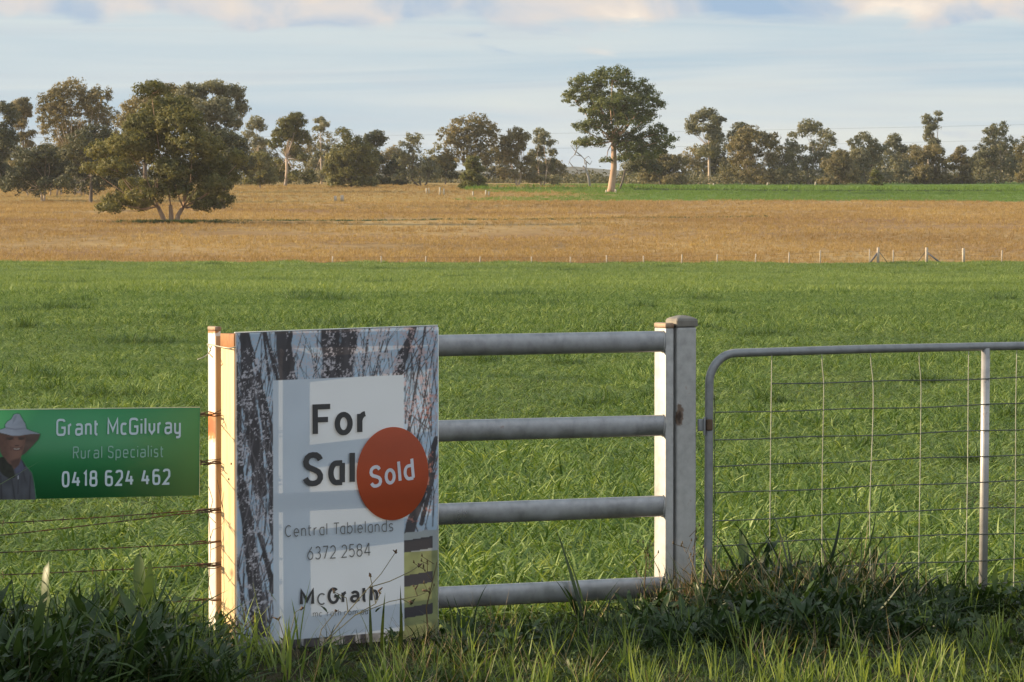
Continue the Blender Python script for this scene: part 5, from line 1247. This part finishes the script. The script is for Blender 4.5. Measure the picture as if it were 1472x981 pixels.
scatter('gate_weeds', 'dark tangled bank of grass flopped against the foot of the mesh gate', 'weeds', rk_shade+bl[:2], np.stack([X, Y, zg(X, Y)-.01], 1), np.maximum(s, .25), rng.uniform(0, 6.28, 760), .6, lean_dir=(0, .35))
X, Y, pxx, fe = region(150, 1300, 1700, -.15, .3); s = .3+.35*rng.random(150)
scatter('gate_side_weeds', 'leafy low growth round the gate upright at the right', 'weeds', rk+bl, np.stack([X, Y, zg(X, Y)-.01], 1), s, rng.uniform(0, 6.28, 150), .25)
X, Y, pxx, fe = region(150, 345, 800, .12, 1.0); s = (.3+.4*rng.random(150))*np.where(pxx < 640, .6, 1)
scatter('foot_weeds', 'dark low growth at the foot of the steel rails', 'weeds', rk_shade+bl[:2], np.stack([X, Y, zg(X, Y)-.01], 1), s, rng.uniform(0, 6.28, 150), .45)
X, Y, pxx, fe = region(45, 930, 1010, .0, .28); s = .5+.7*rng.random(45)
sd_ = protos('pale_stalk', M['straw'], 3, n=5, h=.26, wd=.005, spread=.03, bend=(.0, .5), seg=4, lean=(.0, .35))
scatter('pale_stalks', 'bleached upright stalks in front of the two steel posts', 'straw', sd_, np.stack([X, Y, zg(X, Y)], 1), s, rng.uniform(0, 6.28, 45), .1)
X, Y, pxx, fe = region(60, 1000, 1330, .1, .6); s = .8+.6*rng.random(60)
scatter('flopped_straw', 'long straws lying slantwise over the dark bank by the gate', 'straw', sp_, np.stack([X, Y, zg(X, Y)+.08+.12*rng.random(60)], 1), s, rng.normal(.3, .5, 60), .1)
# blades in a paler leaf colour, standing in for sunlight above the shaded corner
X, Y, pxx, fe = region(70, -160, 420, .1, 1.2)
scatter('lit_blades', 'scattered blades in pale sunlit green among the dark weeds', 'grass', vt, np.stack([X, Y, zg(X, Y)], 1), .9+.8*rng.random(70), rng.uniform(0, 6.28, 70), .3)
# tall single plants
def tall_plant(px, fe, h, n, label, wd=.02, seed=0, bend=(.2, 1.2), mat='rank', name='grass_clump', lean=(0, .45)):
    p = on_plane(px, 700, P0+NF*fe, NF); z = zz(p.x, p.y); r = thing(name, label, 'plant', (p.x, p.y, z))
    rd = random.Random(seed); mb = MB()
    for i in range(n): blade(mb, (rd.uniform(-.03, .03), rd.uniform(-.03, .03), -.01), rd.uniform(0, 6.283), h*rd.uniform(.5, 1.1), wd*rd.uniform(.7, 1.2), rd.uniform(*bend), rd.uniform(*lean), 8, twist=rd.uniform(-.8, .8))
    mb.build('blades', M[mat], r)
tall_plant(838, .12, .46, 9, 'tall dark grass clump rising across the lowest rail, left of the steel upright', .022, 2, (.1, .8))
tall_plant(1150, .28, .50, 12, 'tall bluish broad-bladed clump standing above the dark bank at the gate', .030, 3)
tall_plant(1220, .2, .46, 9, 'broad-bladed clump with drooping tips right of the bluish one', .028, 4, (.6, 2.0))
tall_plant(545, .62, .27, 5, 'bright upright grass blades in front of the foot of the sale sign', .016, 5, (.0, .4), 'verge', lean=(0, .2))
tall_plant(580, .60, .30, 3, 'two tall bright blades near the right foot of the sale sign', .016, 6, (.0, .3), 'verge', lean=(0, .15))
tall_plant(125, .8, .42, 9, 'leafy grass clump with one pale sunlit blade below the green board', .026, 7, (.4, 1.8))
tall_plant(1290, .25, .42, 3, 'long dry-tipped blades slanting right beside the dark bank', .02, 8, (.1, .3), 'straw', lean=(.7, 1.0))
# thin weed with seed heads in front of the board
def seed_weed():
    p = on_plane(470, 700, P0+NF*.62, NF); z = zz(p.x, p.y); o = Vector((p.x, p.y, z)); r = thing('seeding_weed', 'wiry weed with small dark seed heads arching over the lower part of the sale sign', 'plant', o)
    off = .62
    q = lambda x, y, d=0: on_plane(x, y, P0+NF*(off+d), NF)-o
    L_ = [[(440, 960), (470, 920), (510, 885), (560, 865), (600, 857), (612, 852)], [(470, 920), (500, 880), (530, 845), (548, 825), (568, 795)], [(530, 845), (560, 836), (590, 822), (604, 812)], [(430, 955), (415, 920), (425, 880), (432, 876)],
          [(455, 935), (462, 905), (482, 880)], [(500, 880), (498, 860), (478, 850)], [(510, 885), (540, 868), (548, 850)], [(400, 960), (408, 915), (400, 890)], [(600, 857), (596, 845)], [(540, 868), (532, 828)], [(575, 860), (590, 868)]]
    mb = MB(); hd = MB(); rd = random.Random(9)
    for l in L_:
        n = len(l); mb.tube([q(x, y, .01*math.sin(i)) for i, (x, y) in enumerate(l)], [.0022*(1-.5*i/n) for i in range(n)], 5, False)
        for _ in range(2):
            e = q(*l[-1]); hd.tube([e+Vector((rd.gauss(0, .006), rd.gauss(0, .006), rd.gauss(0, .006))), e+Vector((rd.gauss(0, .008), 0, rd.uniform(.004, .014)))], [.005, .002], 5)
    mb.build('stems', M['weed_stem'], r, True); hd.build('seed_heads', M['burn'], r, True)
    lv = MB()
    for x, y in ((490, 862), (470, 880), (540, 880), (410, 925), (440, 935), (590, 870)):
        e = q(x, y); blade(lv, e, rd.uniform(0, 6.28), .05, .018, .8, .6, 4)
    lv.build('leaves', M['rank'], r)
M['weed_stem'] = plain_mat('wiry_stem', (.14, .13, .07), .7)
seed_weed()
def dock_stalk(px, fe, h, label, seed):
    p = on_plane(px, 700, P0+NF*fe, NF); z = zz(p.x, p.y); r = thing('dry_stalk', label, 'plant', (p.x, p.y, z)); rd = random.Random(seed)
    mb = MB(); hd = MB(); mb.tube([(0, 0, -.02), (rd.uniform(-.02, .02), 0, h*.5), (rd.uniform(-.04, .04), 0, h)], [.004, .003, .0015], 5, False)
    for k in range(9):
        t = rd.uniform(.55, 1); a = Vector((rd.uniform(-.02, .02)*1, 0, h*t)); b = a+Vector((rd.uniform(-.05, .05), rd.uniform(-.03, .03), rd.uniform(.01, .05)))
        mb.tube([a, b], [.0016, .001], 4, False); hd.tube([b, b+Vector((0, 0, .012))], [.004, .0015], 5)
    mb.build('stem', M['straw'], r, True); hd.build('seed_heads', M['straw'], r, True)
dock_stalk(618, .55, .36, 'dry branching stalk by the right foot of the sale sign', 1)
dock_stalk(988, .15, .42, 'tall reddish seed stalk against the capped gate post', 2)
dock_stalk(930, .2, .36, 'pale forked seed stalk left of the steel upright', 3)
dock_stalk(345, .55, .18, 'short rusty stalk at the foot of the pine timber', 4)
# unseen tall growth added left of the view to shade the lower left corner
n = 420; X = rng.uniform(-5.2, -2.35, n); Y = rng.uniform(14.9, 17.0, n); k = Y < 17.1 + .05*(X+5); X, Y = X[k], Y[k]
tk = protos('shade_reed', M['rank'], 3, n=12, h=1.0, wd=.03, spread=.08, bend=(.1, 1.0), seg=5, lean=(.0, .3))
scatter('shade_reeds', 'unseen tall growth added left of the view for its shade', 'weeds', tk, np.stack([X, Y, zg(X, Y)], 1), .75+.35*rng.random(len(X)), rng.uniform(0, 6.28, len(X)))

# ---------------------------------------------------------------- air
def haze():
    m = bpy.data.materials.new('thin_evening_air'); m.use_nodes = True; N = m.node_tree.nodes; L = m.node_tree.links
    for n_ in list(N): N.remove(n_)
    o_ = N.new('ShaderNodeOutputMaterial'); v = N.new('ShaderNodeVolumePrincipled'); v.inputs['Density'].default_value = .00005
    v.inputs['Color'].default_value = (.92, .95, 1, 1); v.inputs['Anisotropy'].default_value = .2; L.new(v.outputs[0], o_.inputs['Volume'])
    mb = MB(); mb.box((0, 3560, 20), (5400, 7400, 56)); ob = mb.build('haze', m); tag(ob, 'thin evening haze over the paddocks', 'haze', kind='stuff')
haze()
